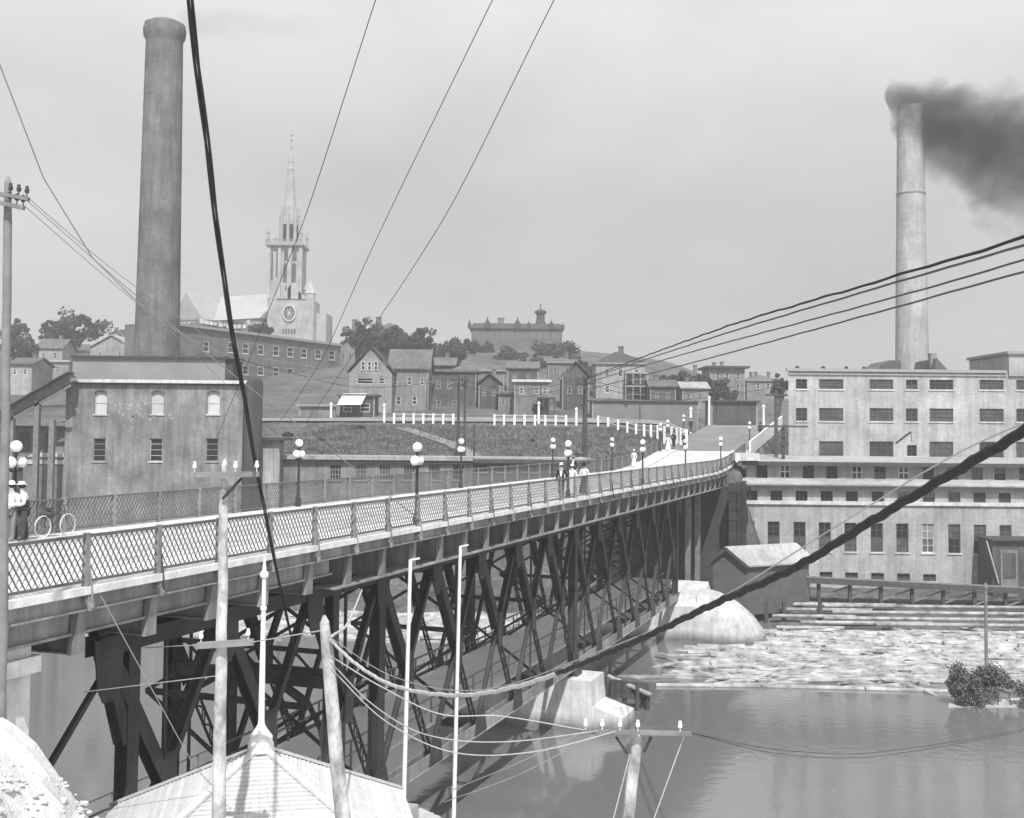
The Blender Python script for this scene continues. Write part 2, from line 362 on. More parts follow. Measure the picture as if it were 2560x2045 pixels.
ribbon('footpath', [at(lerp(1000, 1260, i/20), 1075+i*2.5, lerp(147, 124, i/20)) for i in range(21)], 1.8, DIRT, 0.14)
# ------------------------------------------------------------------ haze
hz = MB().box(-896, 896, -296, 1096, -17, 104).build('haze', mat('tmp', 0.5), kind='stuff')
hm = bpy.data.materials.new('haze_air'); hm.use_nodes = True; t = hm.node_tree; t.nodes.clear()
o_ = N(t, 'ShaderNodeOutputMaterial'); pv = N(t, 'ShaderNodeVolumePrincipled')
pv.inputs['Color'].default_value = (0.94, 0.94, 0.94, 1); pv.inputs['Density'].default_value = 0.00065; pv.inputs['Anisotropy'].default_value = 0.2
t.links.new(pv.outputs[0], o_.inputs['Volume']); hz.data.materials[0] = hm
tag(hz, 'pale summer haze hanging over river and town', 'haze')
# ------------------------------------------------------------------ THE BRIDGE
bridge = empty('truss_bridge', BORG, 'long steel deck truss bridge with lattice railings crossing the river', 'bridge', rz=BRZ)
XS, XE = -7.5, 110.0
def strip(q, y0, y1, z0, z1, xa, xb, st=2.5):
    n = max(1, int(math.ceil((xb-xa)/st)))
    for i in range(n):
        a = xa+(xb-xa)*i/n; b = xa+(xb-xa)*(i+1)/n; za, zb = zc(a), zc(b)
        q.hexa([(a, y0, z0+za), (b, y0, z0+zb), (b, y1, z0+zb), (a, y1, z0+za), (a, y0, z1+za), (b, y0, z1+zb), (b, y1, z1+zb), (a, y1, z1+za)])
    return q
q = MB(); strip(q, -3.05, 3.05, -0.34, -0.10, XS, XE); road_o = q.build('roadway', ROADM, bridge)
for sgn in (-1, 1):
    q = MB(); strip(q, sgn*3.05, sgn*4.6, -0.24, 0.02, XS, XE); q.build('sidewalk', DECKM, bridge)
    q = MB(); strip(q, sgn*4.6, sgn*4.9, -0.17, 0.0, XS, XE); q.build('kerb_edge', CURB, bridge)
    q = MB(); strip(q, sgn*4.62, sgn*4.72, -0.50, -0.172, XS, XE)
    strip(q, sgn*4.58, sgn*4.82, -0.54, -0.50, XS, XE); q.build('fascia_beam', STEELF, bridge)
    q = MB(); q.box(19.0, 100, sgn*4.72, sgn*3.75, -1.56, -1.503); q.build('ledge_plate', STEELF, bridge)
    # deep plate girder of the shore span
    q = MB(); q.box(XS, 19.0, sgn*4.36, sgn*4.46, -1.02, -0.27); q.box(XS, 19.0, sgn*4.24, sgn*4.58, -1.08, -1.02)
    for k in range(-2, 8): q.box(k*2.5-0.05, k*2.5+0.05, sgn*4.46, sgn*4.56, -1.02, -0.56)
    q.build('plate_girder', STEELF, bridge)
for sgn in (-1.6, 0, 1.6):
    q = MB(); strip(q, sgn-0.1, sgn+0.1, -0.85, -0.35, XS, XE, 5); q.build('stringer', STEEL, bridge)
# floor beams with tapering cantilever brackets
q = MB()
q.box(-0.04, 0.04, -4.5, 4.5, -1.46, -0.36)
q.box(-0.15, 0.15, -4.5, 4.5, -1.50, -1.46)
for sg in (-1, 1):
    q.hexa([(-0.21, sg*4.62, -1.50), (0.21, sg*4.62, -1.50), (0.21, sg*4.5, -1.50), (-0.21, sg*4.5, -1.50), (-0.10, sg*4.70, -0.545), (0.10, sg*4.70, -0.545), (0.10, sg*4.5, -0.545), (-0.10, sg*4.5, -0.545)])
fb = q.build('floor_beam', STEELF, bridge); fb.location = (5, 0, 0)
for k in range(-3, 44):
    if k != 2: inst(fb, 'floor_beam', bridge, (k*2.5, 0, zc(k*2.5)))
# trusses
ZT, ZB = -1.85, -9.85; TY = 3.2; P1, PL = 80.0, 5.0
def hsec(q, a, b, wd, gap):             # H-section member in the truss plane: two flanges and a web
    a = Vector(a); b = Vector(b); Y = Vector((0, 1, 0)); d = (b-a).normalized(); u = d.cross(Y)
    for s in (-1, 1): q.bar(a+Y*s*gap/2, b+Y*s*gap/2, 0.035, wd, u)
    q.bar(a, b, gap-0.04, 0.03, u)
def laced(q, a, b, wd, gap):            # two flats with zigzag lacing
    a = Vector(a); b = Vector(b); Y = Vector((0, 1, 0)); d = (b-a); L = d.length; d.normalize(); u = d.cross(Y)
    for s in (-1, 1): q.bar(a+u*s*wd/2, b+u*s*wd/2, gap, 0.05, u)
    n = int(L/0.45)
    for s in (-1, 1):
        for i in range(n):
            sg = 1 if i % 2 else -1
            q.bar(a+d*(L*i/n)+u*sg*wd/2+Y*s*gap/2, a+d*(L*(i+1)/n)-u*sg*wd/2+Y*s*gap/2, 0.03, 0.06, u)
for sgn in (-1, 1):
    y = sgn*TY; P0 = 10.0 if sgn < 0 else 20.0; npan = int((P1-P0)/PL)
    q = MB(); q.box(P0-0.4, P1+0.4, y-0.19, y-0.15, ZT-0.24, ZT+0.24); q.box(P0-0.4, P1+0.4, y+0.15, y+0.19, ZT-0.24, ZT+0.24); q.box(P0-0.4, P1+0.4, y-0.25, y+0.25, ZT+0.21, ZT+0.245)
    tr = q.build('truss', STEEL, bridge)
    q = MB(); q.box(P0-0.4, P1+0.4, y-0.21, y-0.17, ZB-0.26, ZB+0.26); q.box(P0-0.4, P1+0.4, y+0.17, y+0.21, ZB-0.26, ZB+0.26); q.box(P0-0.4, P1+0.4, y-0.28, y+0.28, ZB-0.285, ZB-0.255)
    q.build('bottom_chord', STEELF, tr)
    a1 = MB(); hsec(a1, (0, y, ZT), (PL/2, y, (ZT+ZB)/2), 0.40, 0.34); laced(a1, (PL/2, y, (ZT+ZB)/2), (PL, y, ZB), 0.34, 0.10)
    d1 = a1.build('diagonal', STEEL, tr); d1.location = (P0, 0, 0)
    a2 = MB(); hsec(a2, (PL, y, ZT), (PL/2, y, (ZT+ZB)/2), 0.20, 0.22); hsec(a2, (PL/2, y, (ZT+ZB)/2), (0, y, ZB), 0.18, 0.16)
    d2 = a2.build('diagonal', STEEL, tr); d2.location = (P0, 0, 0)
    g1 = MB()
    g1.prism([(-0.55, ZT+0.2), (0.55, ZT+0.2), (0.42, ZT-0.95), (0.2, ZT-1.35), (-0.2, ZT-1.35), (-0.42, ZT-0.95)], 'y', y-0.24, y-0.2)
    gg = g1.build('gusset', STEEL, tr); gg.location = (P0, 0, 0)
    g1 = MB(); g1.prism([(-0.7, ZB-0.22), (0.7, ZB-0.22), (0.4, ZB+0.9), (-0.4, ZB+0.9)], 'y', y-0.26, y-0.215)
    gl = g1.build('foot_gusset', STEEL, tr); gl.location = (P0, 0, 0)
    g2 = MB(); g2.prism([(-0.24, -0.8), (0.24, -0.8), (0.3, 0), (0.24, 0.8), (-0.24, 0.8), (-0.3, 0)], 'y', y-0.23, y-0.19)
    cg = g2.build('cross_gusset', STEEL, tr); cg.location = (P0+PL/2, 0, (ZT+ZB)/2)
    vp = MB(); hsec(vp, (0, y, ZT), (0, y, ZB), 0.5, 0.4); vo = vp.build('vertical_post', STEEL, tr); vo.location = (25, 0, 0)
    for xx in (50, 79): inst(vo, 'vertical_post', tr, (xx, 0, 0))
    th = MB(); th.bar((0, y, ZT), (0, y, ZB), 0.09, 0.09, (1, 0, 0)); tho = th.build('hanger', STEEL, tr); tho.location = (P0+PL/2, 0, 0)
    for k in range(npan):
        x = P0+k*PL
        if k:
            inst(d1, 'diagonal', tr, (x, 0, 0)); inst(d2, 'diagonal', tr, (x, 0, 0)); inst(gg, 'gusset', tr, (x, 0, 0)); inst(gl, 'foot_gusset', tr, (x, 0, 0))
            inst(cg, 'cross_gusset', tr, (x+PL/2, 0, (ZT+ZB)/2))
            if k % 2 == 0: inst(tho, 'hanger', tr, (x+PL/2, 0, 0)) if sgn < 0 else None
    inst(gg, 'gusset', tr, (P1, 0, 0))
# sway frames and laterals between the trusses
q = MB()
for z0, z1 in ((ZT, -5.6), (-5.6, ZB)):
    q.bar((0, -TY, z0), (0, TY, z1), 0.1, 0.12); q.bar((0, -TY, z1), (0, TY, z0), 0.1, 0.12)
q.bar((0, -TY, -5.6), (0, TY, -5.6), 0.14, 0.2); q.bar((0, -TY, ZB+0.1), (0, TY, ZB+0.1), 0.2, 0.34)
P0 = 20.0; npan = 12
sf = q.build('sway_frame', STEEL, bridge); sf.location = (P0, 0, 0)
lt = MB(); lt.bar((0, -TY, ZT-0.3), (PL, TY, ZT-0.3), 0.1, 0.1); lt.bar((0, TY, ZT-0.42), (PL, -TY, ZT-0.42), 0.1, 0.1)
lo = lt.build('lateral_brace', STEEL, bridge); lo.location = (P0, 0, 0)
for k in range(1, npan+1):
    if k % 2 == 1 or k > 9: inst(sf, 'sway_frame', bridge, (P0+k*PL, 0, 0))
    if k < npan: inst(lo, 'lateral_brace', bridge, (P0+k*PL, 0, 0))
# shore bent with its raked leg, portal frame with curved knees
for sgn in (-1, 1):
    q = MB(); y = sgn*TY
    hsec(q, (21.5, y, ZT), (21.5, y, ZB-3.3), 0.4, 0.34); q.build('bent_column', STEEL, bridge)
y = -TY
q = MB(); hsec(q, (11.0, y, -1.2), (11.0, y, -15.0), 0.44, 0.36); q.build('bent_column', STEEL, bridge)
q = MB(); hsec(q, (9.7, y, -1.1), (10.85, y, -4.4), 0.34, 0.3); q.build('raked_leg', STEEL, bridge)
q = MB(); q.bar((10.2, y, -2.4), (4.6, y-0.4, -7.4), 0.13, 0.13); q.build('stay_rod', STEEL, bridge)
for xx in (21.5,):
    q = MB(); q.bar((xx, -TY, -5.1), (xx, TY, -5.1), 0.3, 0.42); q.bar((xx, -TY, -4.1), (xx, TY, -4.1), 0.12, 0.16)
    for k in range(-2, 3): q.bar((xx, k*1.1-0.5, -5.0), (xx, k*1.1+0.5, -4.1), 0.06, 0.08)
    for sgn in (-1, 1):
        q.tube([(xx, sgn*(TY-0.1), -8.0), (xx, sgn*(TY-0.35), -6.7), (xx, sgn*(TY-0.9), -5.8), (xx, sgn*(TY-1.8), -5.3)], 0.11, 6)
    q.build('portal_strut', STEEL, bridge)
q = MB(); q.box(23.5, 82, -1.75, 2.7, ZB+0.30, ZB+0.42); lw = q.build('lower_walkway', mat('weathered_grey_planks', 0.78, 0.85, 0.1, 0.8, 0.1, 8), bridge)
for y in (-1.65, 2.6):
    q = MB(); q.bar((23.5, y, ZB+1.5), (82, y, ZB+1.5), 0.06, 0.08); q.bar((23.5, y, ZB+1.0), (82, y, ZB+1.0), 0.04, 0.05)
    for k in range(24): q.box(23.5+k*2.5-0.035, 23.5+k*2.5+0.035, y-0.035, y+0.035, ZB+0.42, ZB+1.5)
    q.build('walkway_handrail', WOODG if y > 0 else TRIMG, lw)
# steel columns of the far approach
for x in (84.5, 89.0):
    for sgn in (-1, 1):
        q = MB(); q.box(x-0.22, x+0.22, sgn*3.2-0.22, sgn*3.2+0.22, -13.6, -1.55+zc(x)); q.build('approach_column', WOODG, bridge)
# railings
RB = 0.12; RTOP = 1.15; SLX = 0.64; NB = 14
def lat_bars(direction):                # bars of one 2.5 m panel, clipped to it: list of (x0, z0, x1, z1)
    L = []; sp = 2.5/NB; n = int(SLX/sp)+1; h = RTOP-RB-0.08
    for i in range(-n, NB+1):
        xa = i*sp+0.03; xb = xa+SLX
        ta = max(0, (0.03-xa)/SLX); tb = min(1, (2.47-xa)/SLX)
        if tb-ta < 0.12: continue
        x0, x1 = xa+SLX*ta, xa+SLX*tb
        z0, z1 = ta, tb
        if direction > 0: z0, z1 = 1-ta, 1-tb    # falling with x
        L.append((round(x0, 4), RB+0.04+h*z0, round(x1, 4), RB+0.04+h*z1))
    return L
def railing(sgn, near_panels, stop):
    y = sgn*HW
    q = MB(); strip(q, y-0.045, y+0.045, RTOP-0.07, RTOP, XS, stop); strip(q, y-0.03, y+0.03, RB-0.03, RB+0.03, XS, stop)
    rl = q.build('railing', STEEL_L, bridge)
    pq = MB(); pq.box(-0.07, 0.07, y-0.05, y+0.05, -0.3, RTOP+0.03); pq.prism([(y+sgn*0.05, -0.3), (y+sgn*0.22, -0.45), (y+sgn*0.20, -0.52), (y+sgn*0.12, -0.53), (y+sgn*0.02, 0.95)], 'x', -0.04, 0.04) if sgn < 0 else pq.prism([(y+0.05, -0.3), (y+0.22, -0.45), (y+0.12, -0.53), (y+0.02, 0.95)], 'x', -0.04, 0.04)
    pq.box(-0.1, 0.1, y-0.075, y+0.075, -0.34, -0.26)
    po = pq.build('rail_post', mat('post_steel', 0.24, 0.6, 0.25, 3), rl); po.location = (XS, 0, 0)
    k = 1
    while XS+k*2.5 <= stop: inst(po, 'rail_post', rl, (XS+k*2.5, 0, zc(XS+k*2.5))); k += 1
    cache = {}
    joined = MB(); x = XS
    while x+2.5 <= stop+0.01:
        for di, yo in ((1, -0.022), (-1, 0.022)):
            for b in lat_bars(di):
                if near_panels[0] <= x < near_panels[1]:
                    key = (di, round(b[2]-b[0], 3), round(b[1], 3), round(b[3], 3))
                    if key not in cache:
                        s_ = MB(); s_.bar((0, y+yo, b[1]), (b[2]-b[0], y+yo, b[3]), 0.012, 0.036 if di*sgn < 0 else 0.012, Vector((b[3]-b[1], 0, -(b[2]-b[0]))))
                        o = s_.build('lattice_bar', STEEL_L, rl); cache[key] = o
                        o.location = (x+b[0], 0, 0)
                    else: inst(cache[key], 'lattice_bar', rl, (x+b[0], 0, 0))
                else:
                    za, zb = zc(x+b[0]), zc(x+b[2])
                    joined.bar((x+b[0], y+yo, b[1]+za), (x+b[2], y+yo, b[3]+zb), 0.012, 0.034 if di*sgn < 0 else 0.012, Vector((b[3]-b[1], 0, -(b[2]-b[0]))))
        x += 2.5
    if joined.v: joined.build('lattice', STEEL_L, rl, kind='stuff')
    return rl
railing(-1, (5, 25), 107.5)
railing(1, (1e9, 1e9), 110.0)
# ------------------------------------------------------------------ piers and abutments
def pier(x, nose, top, base, th, label, half=4.7):
    p = empty('bridge_pier', BW(x, 0, base), label, 'pier', rz=BRZ)
    q = MB(); H = top-base
    b = 0.35
    q.hexa([(-th/2-b, -half-b, 0), (th/2+b, -half-b, 0), (th/2+b, half+b, 0), (-th/2-b, half+b, 0), (-th/2, -half, H), (th/2, -half, H), (th/2, half, H), (-th/2, half, H)])
    q.build('shaft', CONC, p)
    q = MB(); hn = H-1.35
    q.hexa([(-th/2-b+0.02, -nose, 0), (th/2+b-0.02, -nose, 0), (th/2+b-0.02, -half-0.2, 0), (-th/2-b+0.02, -half-0.2, 0),
            (-th/2+0.1, -nose+0.15, hn-0.55), (th/2-0.1, -nose+0.15, hn-0.55), (th/2-0.02, -half+0.1, hn), (-th/2+0.02, -half+0.1, hn)])
    q.build('nosing', CONC, p)
    for s in (-1, 1):
        q = MB(); q.box(-0.5, 0.5, s*TY-0.45, s*TY+0.45, H+0.003, ZB-0.29-base); q.build('bearing_shoe', STEEL, p)
    return p
pier(50, 6.7, ZB-0.62, -15.5, 2.8, 'pale concrete river pier with sloped nosing standing in open dark water')
pier(25, 5.2, ZB-0.62, -14.5, 2.4, 'low concrete footing on the pale near bank under the first truss', 4.4)
p = empty('bridge_abutment', BW(79.5, 0, -15), 'bulky white concrete abutment at the far shore beside the dark hut', 'abutment', rz=BRZ)
q = MB(); q.hexa([(-1.9, -7.0, 0), (3.0, -7.0, 0), (3.0, 4.6, 0), (-1.9, 4.6, 0), (-1.3, -5.6, 15-10.5), (2.6, -5.4, 15-8.9), (2.6, 4.6, 15-8.9), (-1.3, 4.6, 15-10.5)]); q.build('shaft', CONC, p)
prof = []
q = MB(); NP = 9; rows = []
for i, (yy, hh, w0, w1) in enumerate([(-5.0, 5.6, -1.6, 2.9), (-6.5, 5.3, -1.9, 3.0), (-8.0, 4.6, -1.9, 2.9), (-9.3, 3.6, -1.6, 2.6), (-10.3, 2.4, -0.9, 2.0)]):
    rows.append([(w0-0.3, yy, 0), (w0, yy, hh*0.6), (lerp(w0, w1, 0.3), yy, hh), (lerp(w0, w1, 0.75), yy, hh*1.02), (w1, yy, hh*0.7), (w1+0.3, yy, 0)])
for r_ in rows: q.v += r_
for i in range(4):
    for j in range(5): q.f.append((i*6+j, i*6+j+1, (i+1)*6+j+1, (i+1)*6+j))
q.f += [tuple(range(6)), tuple(range(29, 23, -1))]
q.build('rounded_nosing', CONC, p, smooth=True)
p = empty('bridge_abutment', BW(2, 0, -9), 'white concrete abutment block under the plate girder at the left edge', 'abutment', rz=BRZ)
q = MB(); q.box(-9.5, 4.6, -4.15, 4.15, 0, 9-1.10); q.build('shaft', CURB, p)
q = MB(); q.box(-9.6, 4.75, -4.3, 4.3, 9-1.75, 9-1.4); q.build('bearing_shelf', CURB, p)
# retaining wall on which the far end of the bridge lands
q = MB(); l0 = BW(94, 0, -13)
p = empty('end_abutment', l0, 'dark stone wall carrying the far end of the bridge', 'abutment', rz=BRZ)
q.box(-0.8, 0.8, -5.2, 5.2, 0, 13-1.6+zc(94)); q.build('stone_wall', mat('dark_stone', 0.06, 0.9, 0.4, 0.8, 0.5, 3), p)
p = empty('shade_timber_wall', BW(100, -6.2, -12), 'dark timber crib wall added over the approach slope beside the mill, its darkness partly bridge shadow', 'wall', rz=BRZ)  # added wall, covers the pale slope where bridge shadow and dark timber belong
RW = mat('timber_and_shade', 0.04, 0.9, 0.5, 0.9, 0.5, 4)  # near-black: the bridge's shadow is painted in together with dark timber
for k in range(14):
    q = MB(); z0 = k*0.85
    if z0+0.8 > 11.3: break
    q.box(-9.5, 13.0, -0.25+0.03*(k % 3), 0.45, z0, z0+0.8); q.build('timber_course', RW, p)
for k in range(8):
    q = MB(); q.box(-9.2+k*3.1, -8.85+k*3.1, -0.62, -0.26, -1.5, 10.9); q.build('pile', RW, p)
# ------------------------------------------------------------------ lamp posts on the railings
def make_lamp():
    r = empty('street_lamp'); q = MB()
    q.lathe([(0.13, 0), (0.13, 0.35), (0.075, 0.45), (0.06, 1.2), (0.05, 2.05), (0.07, 2.1), (0.05, 2.15)], n=10); q.build('post', IRON, r, True)
    q = MB(); q.bar((-0.26, 0, 2.12), (0.26, 0, 2.12), 0.05, 0.05); q.lathe([(0.04, 2.1), (0.035, 2.62)], n=8)
    for s in (-0.26, 0.26): q.lathe([(0.07, 2.14), (0.06, 2.22)], (s, 0, 0), 8)
    q.lathe([(0.08, 2.6), (0.06, 2.72)], n=8); q.build('bracket', IRON, r)
    for (x, z) in ((-0.26, 2.39), (0.26, 2.39), (0, 2.89)):
        q = MB(); q.sphere((x, 0, z), 0.185, 14, 10); q.build('globe', GLOBE, r, True)
    return r
lamp = make_lamp(); first = True
NEARL = {bx_at(1044, -HW+0.28): 'largest three-globe iron lamp on the camera-side railing, in front of the long shed',
         bx_at(1421, -HW+0.28): 'three-globe lamp on the camera-side railing just above the strolling family',
         bx_at(1607, -HW+0.28): 'third three-globe lamp along the camera-side railing, before the couple',
         bx_at(1714, -HW+0.28): 'three-globe lamp on the camera-side railing in front of the bright road surface, left one',
         bx_at(1802, -HW+0.28): 'farthest three-globe lamp on the camera-side railing where it bends uphill'}
FARX = [(bx_at(24, HW), 'three-globe lamp on the far railing at the left edge behind the two men'),
        (bx_at(735, HW), 'three-globe lamp on the far railing before the left end of the shed'),
        (bx_at(1143, HW), 'three-globe lamp on the far railing at the end of the white shed roof'),
        (bx_at(1374, HW), 'small three-globe lamp on the far railing left of the strolling family'),
        (bx_at(1523, HW), 'small three-globe lamp on the far railing right of the shed end'),
        (bx_at(1645, HW), 'tiny three-globe lamp on the far railing beside the pale couple'),
        (bx_at(1712, HW), 'tiny three-globe lamp where the far railing meets the white fence')]
def put_lamp(p, label, grp='bridge lamps'):
    global first
    o = lamp if first else copy_tree(lamp); first = False
    o.location = p; o.rotation_euler = (0, 0, BRZ+R(8)); tag(o, label, 'lamp', grp)
for x, l in NEARL.items(): put_lamp(BW(x, -HW+0.28, zc(x)+0.02), l)
for x, l in FARX: put_lamp(BW(min(x, 112), HW-0.28, zc(min(x, 112))+0.02), l)
put_lamp(BW(113, -HW+0.3, zc(113)-0.2), 'tiny three-globe lamp on the uphill road near the mill corner')
put_lamp(BW(121, HW-0.3, zc(121)-0.2), 'tiny three-globe lamp on the road past the end of the white fence')
# ------------------------------------------------------------------ facade helper
def facade(root, name, O, ud, width, z0, z1, rects, m_, depth=0.22):
    """wall sheet with real openings; rects (u0, z0, u1, z1) relative to O along ud; outward normal is ud x up turned to the viewer side"""
    ud = Vector(ud).normalized(); nd = Vector((ud.y, -ud.x, 0))     # outward
    us = sorted({0, width, *[r[0] for r in rects], *[r[2] for r in rects]}); zs = sorted({z0, z1, *[r[1] for r in rects], *[r[3] for r in rects]})
    us = [u for u in us if 0 <= u <= width]; zs = [z for z in zs if z0 <= z <= z1]
    q = MB(); O = Vector(O)
    def P(u, z, d=0): v = O+ud*u-nd*d; return (v.x, v.y, z)
    for a, b in zip(us, us[1:]):
        for c, d in zip(zs, zs[1:]):
            um, zm = (a+b)/2, (c+d)/2
            if any(r[0] < um < r[2] and r[1] < zm < r[3] for r in rects): continue
            q.add([P(a, c), P(b, c), P(b, d), P(a, d)], [(0, 1, 2, 3)])
    for r in rects:
        a, c, b, d = r[:4]
        q.add([P(a, c), P(b, c), P(b, c, depth), P(a, c, depth)], [(0, 1, 2, 3)]); q.add([P(a, d), P(b, d), P(b, d, depth), P(a, d, depth)], [(3, 2, 1, 0)])
        q.add([P(a, c), P(a, d), P(a, d, depth), P(a, c, depth)], [(3, 2, 1, 0)]); q.add([P(b, c), P(b, d), P(b, d, depth), P(b, c, depth)], [(0, 1, 2, 3)])
    org = ORG.get(root.name, Vector((0, 0, 0)))
    me = bpy.data.meshes.new(name); me.from_pydata([tuple(Vector(p)-org) for p in q.v], [], q.f); me.materials.append(m_)
    o = bpy.data.objects.new(name, me); col.objects.link(o); o.parent = root; ORG[o.name] = org
    return o
def window(root, O, ud, r, pane=None, frame=None, cols=2, rows=2, depth=0.16, sill=True, bar=0.05, lower=None, upper=None):
    """window part: pane with child frame and sill.  lower/upper: other material for one sash"""
    pane = pane or GLASS; frame = frame or TRIMG
    ud = Vector(ud).normalized(); nd = Vector((ud.y, -ud.x, 0)); O = Vector(O)
    a, c, b, d = r[:4]
    def P(u, z, dd): v = O+ud*u-nd*dd; return (v.x, v.y, z)
    def slab(q, u0, u1, za, zb, d0, d1):
        q.hexa([P(u0, za, d0), P(u1, za, d0), P(u1, za, d1), P(u0, za, d1), P(u0, zb, d0), P(u1, zb, d0), P(u1, zb, d1), P(u0, zb, d1)])
    q = MB(); slab(q, a, b, c, d, depth, depth+0.03); w_ = q.build('window', pane, root)
    mid = (c+d)/2
    if lower: q = MB(); slab(q, a+0.03, b-0.03, c+0.03, mid, depth-0.012, depth-0.002); q.build('lower_sash', lower, w_)
    if upper: q = MB(); slab(q, a+0.03, b-0.03, mid, d-0.03, depth-0.012, depth-0.002); q.build('upper_sash', upper, w_)
    q = MB(); e = bar; f0, f1 = depth-0.06, depth-0.015
    slab(q, a, a+e, c, d, f0, f1); slab(q, b-e, b, c, d, f0, f1); slab(q, a+e, b-e, c, c+e, f0, f1); slab(q, a+e, b-e, d-e, d, f0, f1)
    for i in range(1, cols): u = lerp(a, b, i/cols); slab(q, u-e*0.4, u+e*0.4, c+e, d-e, f0+0.005, f1-0.002)
    for i in range(1, rows): z = lerp(c, d, i/rows); slab(q, a+e, b-e, z-e*0.4, z+e*0.4, f0+0.008, f1-0.004)
    q.build('frame', frame, w_)
    if sill:
        q = MB(); slab(q, a-0.12, b+0.12, c-0.14, c-0.005, -0.1, 0.05); q.build('sill', TRIMG if frame is TRIMG else TRIM, w_)
    return w_
def px_rect(d, x0, y0, x1, y1, ox):
    A = at(x0, y1, d); B = at(x1, y0, d); return (A.x-ox, A.z, B.x-ox, B.z)
UX = (1, 0, 0)
# ------------------------------------------------------------------ the pale mill on the right
def shell(q, xl, xr, y0, y1, z0, z1, skew=0.364, front=False):   # side, back walls of a block whose left wall follows the road
    dy = y1-y0
    pts = [(xl, y0), (xr, y0), (xr+0, y1), (xl+skew*dy, y1)]
    for (a, b) in ((1, 2), (2, 3), (3, 0)) + (((0, 1),) if front else ()):
        q.add([(*pts[a], z0), (*pts[b], z0), (*pts[b], z1), (*pts[a], z1)], [(0, 1, 2, 3)])
    return pts
mill = empty('paper_mill', (60, 112, -11.2), 'pale brick paper mill of stepped storeys with rows of windows on the right bank', 'mill')
XR = at(2760, 1200, 108).x
def level(d, px_l, ytop, zbot, wins, wallm, dback, name='wall'):
    ox = at(px_l, ytop, d).x; zt = at(2200, ytop, d).z
    O = Vector((ox, d, 0)); rects = []
    for wv in wins: rects.append(px_rect(d, *wv[:4], ox))
    facade(mill, name, O, UX, XR-ox, zbot, zt, rects, wallm)
    q = MB(); shell(q, ox, XR, d, dback, zbot, zt); q.build('side_walls', wallm, mill)
    for wv, r in zip(wins, rects):
        kw = dict(wv[4]) if len(wv) > 4 else {}
        if 'frame' not in kw: kw['frame'] = TRIMD
        if kw['frame'] is TRIMG: kw['frame'] = TRIMD
        if 'upper' not in kw and 'lower' not in kw and (wv[2]-wv[0]) < 40:
            f_ = rw_.random()
            if f_ < 0.22: kw['upper'] = GLASSD
            elif f_ < 0.38: kw['lower'] = GLASSD
            elif f_ < 0.50: kw['upper'] = BLINDG
        window(mill, O, UX, r, **kw)
    return ox, zt, O
DK = dict(pane=GLASSD, cols=2, rows=4, bar=0.06)
GL = dict(pane=GLASSP, cols=2, rows=4, bar=0.06)
rw_ = random.Random(31)
# ground storey (A): tall windows and the basement row
wa = []
for i, xx in enumerate([1857, 1919, 1984, 2047, 2111, 2177, 2241, 2305, 2371, 2435, 2499, 2563, 2627]):
    y0 = 1303+i*1.0; y1 = y0+(50 if i == 0 else 72 if i < 10 else 28); 
    kw = dict(GL, rows=6, bar=0.07)
    if 2 <= i <= 6: kw = dict(pane=GLASSP, cols=2, rows=4, bar=0.07, upper=GLASSD)
    if i == 7: kw = dict(pane=GLASSP, frame=TRIM, cols=2, rows=4, bar=0.08)
    if i == 8: kw = dict(pane=GLASSP, cols=2, rows=4, bar=0.07, lower=GLASSD)
    if i == 11: kw = dict(DK)
    wa.append((xx, y0, xx+30, y1, kw))
for i, xx in enumerate([2049, 2113, 2178, 2243, 2308]):
    wa.append((xx, 1430+i*1.4, xx+32, 1448+i*1.4, dict(pane=GLASSP, cols=2, rows=2, bar=0.06, upper=GLASSD, frame=TRIMG)))
oxA, ztA, OA = level(108, 1829, 1263, -11.6, wa, MILLW, 113)
# second storey (B): square dark windows
wb = []
for i, xx in enumerate([1864, 1926, 1989, 2052, 2115, 2180, 2243, 2307, 2371, 2434, 2497, 2561, 2625]):
    wb.append((xx, 1226+i*0.6, xx+30, 1252+i*0.6, dict(DK, pane=GLASSD if i < 6 else GLASSP, rows=3, cols=3, bar=0.05) if i else dict(pane=GLASSD, cols=1, rows=1)))
oxB, ztB, OB = level(108.5, 1838, 1213, ztA-0.02, wb, MILLW, 113)
# third storey (C): clapboard with white sashes
wc = []
for i, xx in enumerate([1891, 1949, 2007, 2066, 2129, 2186, 2246, 2307, 2368, 2429, 2486, 2548, 2610]):
    wh = i in (1, 4, 6, 12)
    kw = dict(pane=GLASS if wh else (GLASSD if i in (0, 2, 3, 7) else GLASSP), frame=TRIM if wh else TRIMG, cols=2, rows=2 if wh else 4, bar=0.12 if wh else 0.05, sill=wh)
    wc.append((xx, 1161+i*0.6, xx+28, 1196+i*0.6, kw))
oxC, ztC, OC = level(110.6, 1866, 1158, ztB-0.6, wc, MILLC, 121)
q = MB(); q.hexa([(oxA-0.15, 107.8, ztA), (XR, 107.8, ztA), (XR, 108.5, ztA), (oxA-0.15, 108.5, ztA), (oxA-0.15, 107.8, ztA+0.3), (XR, 107.8, ztA+0.3), (XR, 108.5, ztA+0.32), (oxA-0.15, 108.5, ztA+0.32)]); q.build('belt_course', TRIM, mill)
zr = at(2200, 1200, 110.6).z
q = MB(); q.hexa([(oxB-0.4, 107.9, ztB-0.05), (XR, 107.9, ztB-0.05), (XR, 110.58, zr-0.05), (oxB+0.4, 110.58, zr-0.05), (oxB-0.4, 107.9, ztB+0.1), (XR, 107.9, ztB+0.1), (XR, 110.58, zr+0.1), (oxB+0.4, 110.58, zr+0.1)]); q.build('pent_roof', ROOFL, mill)
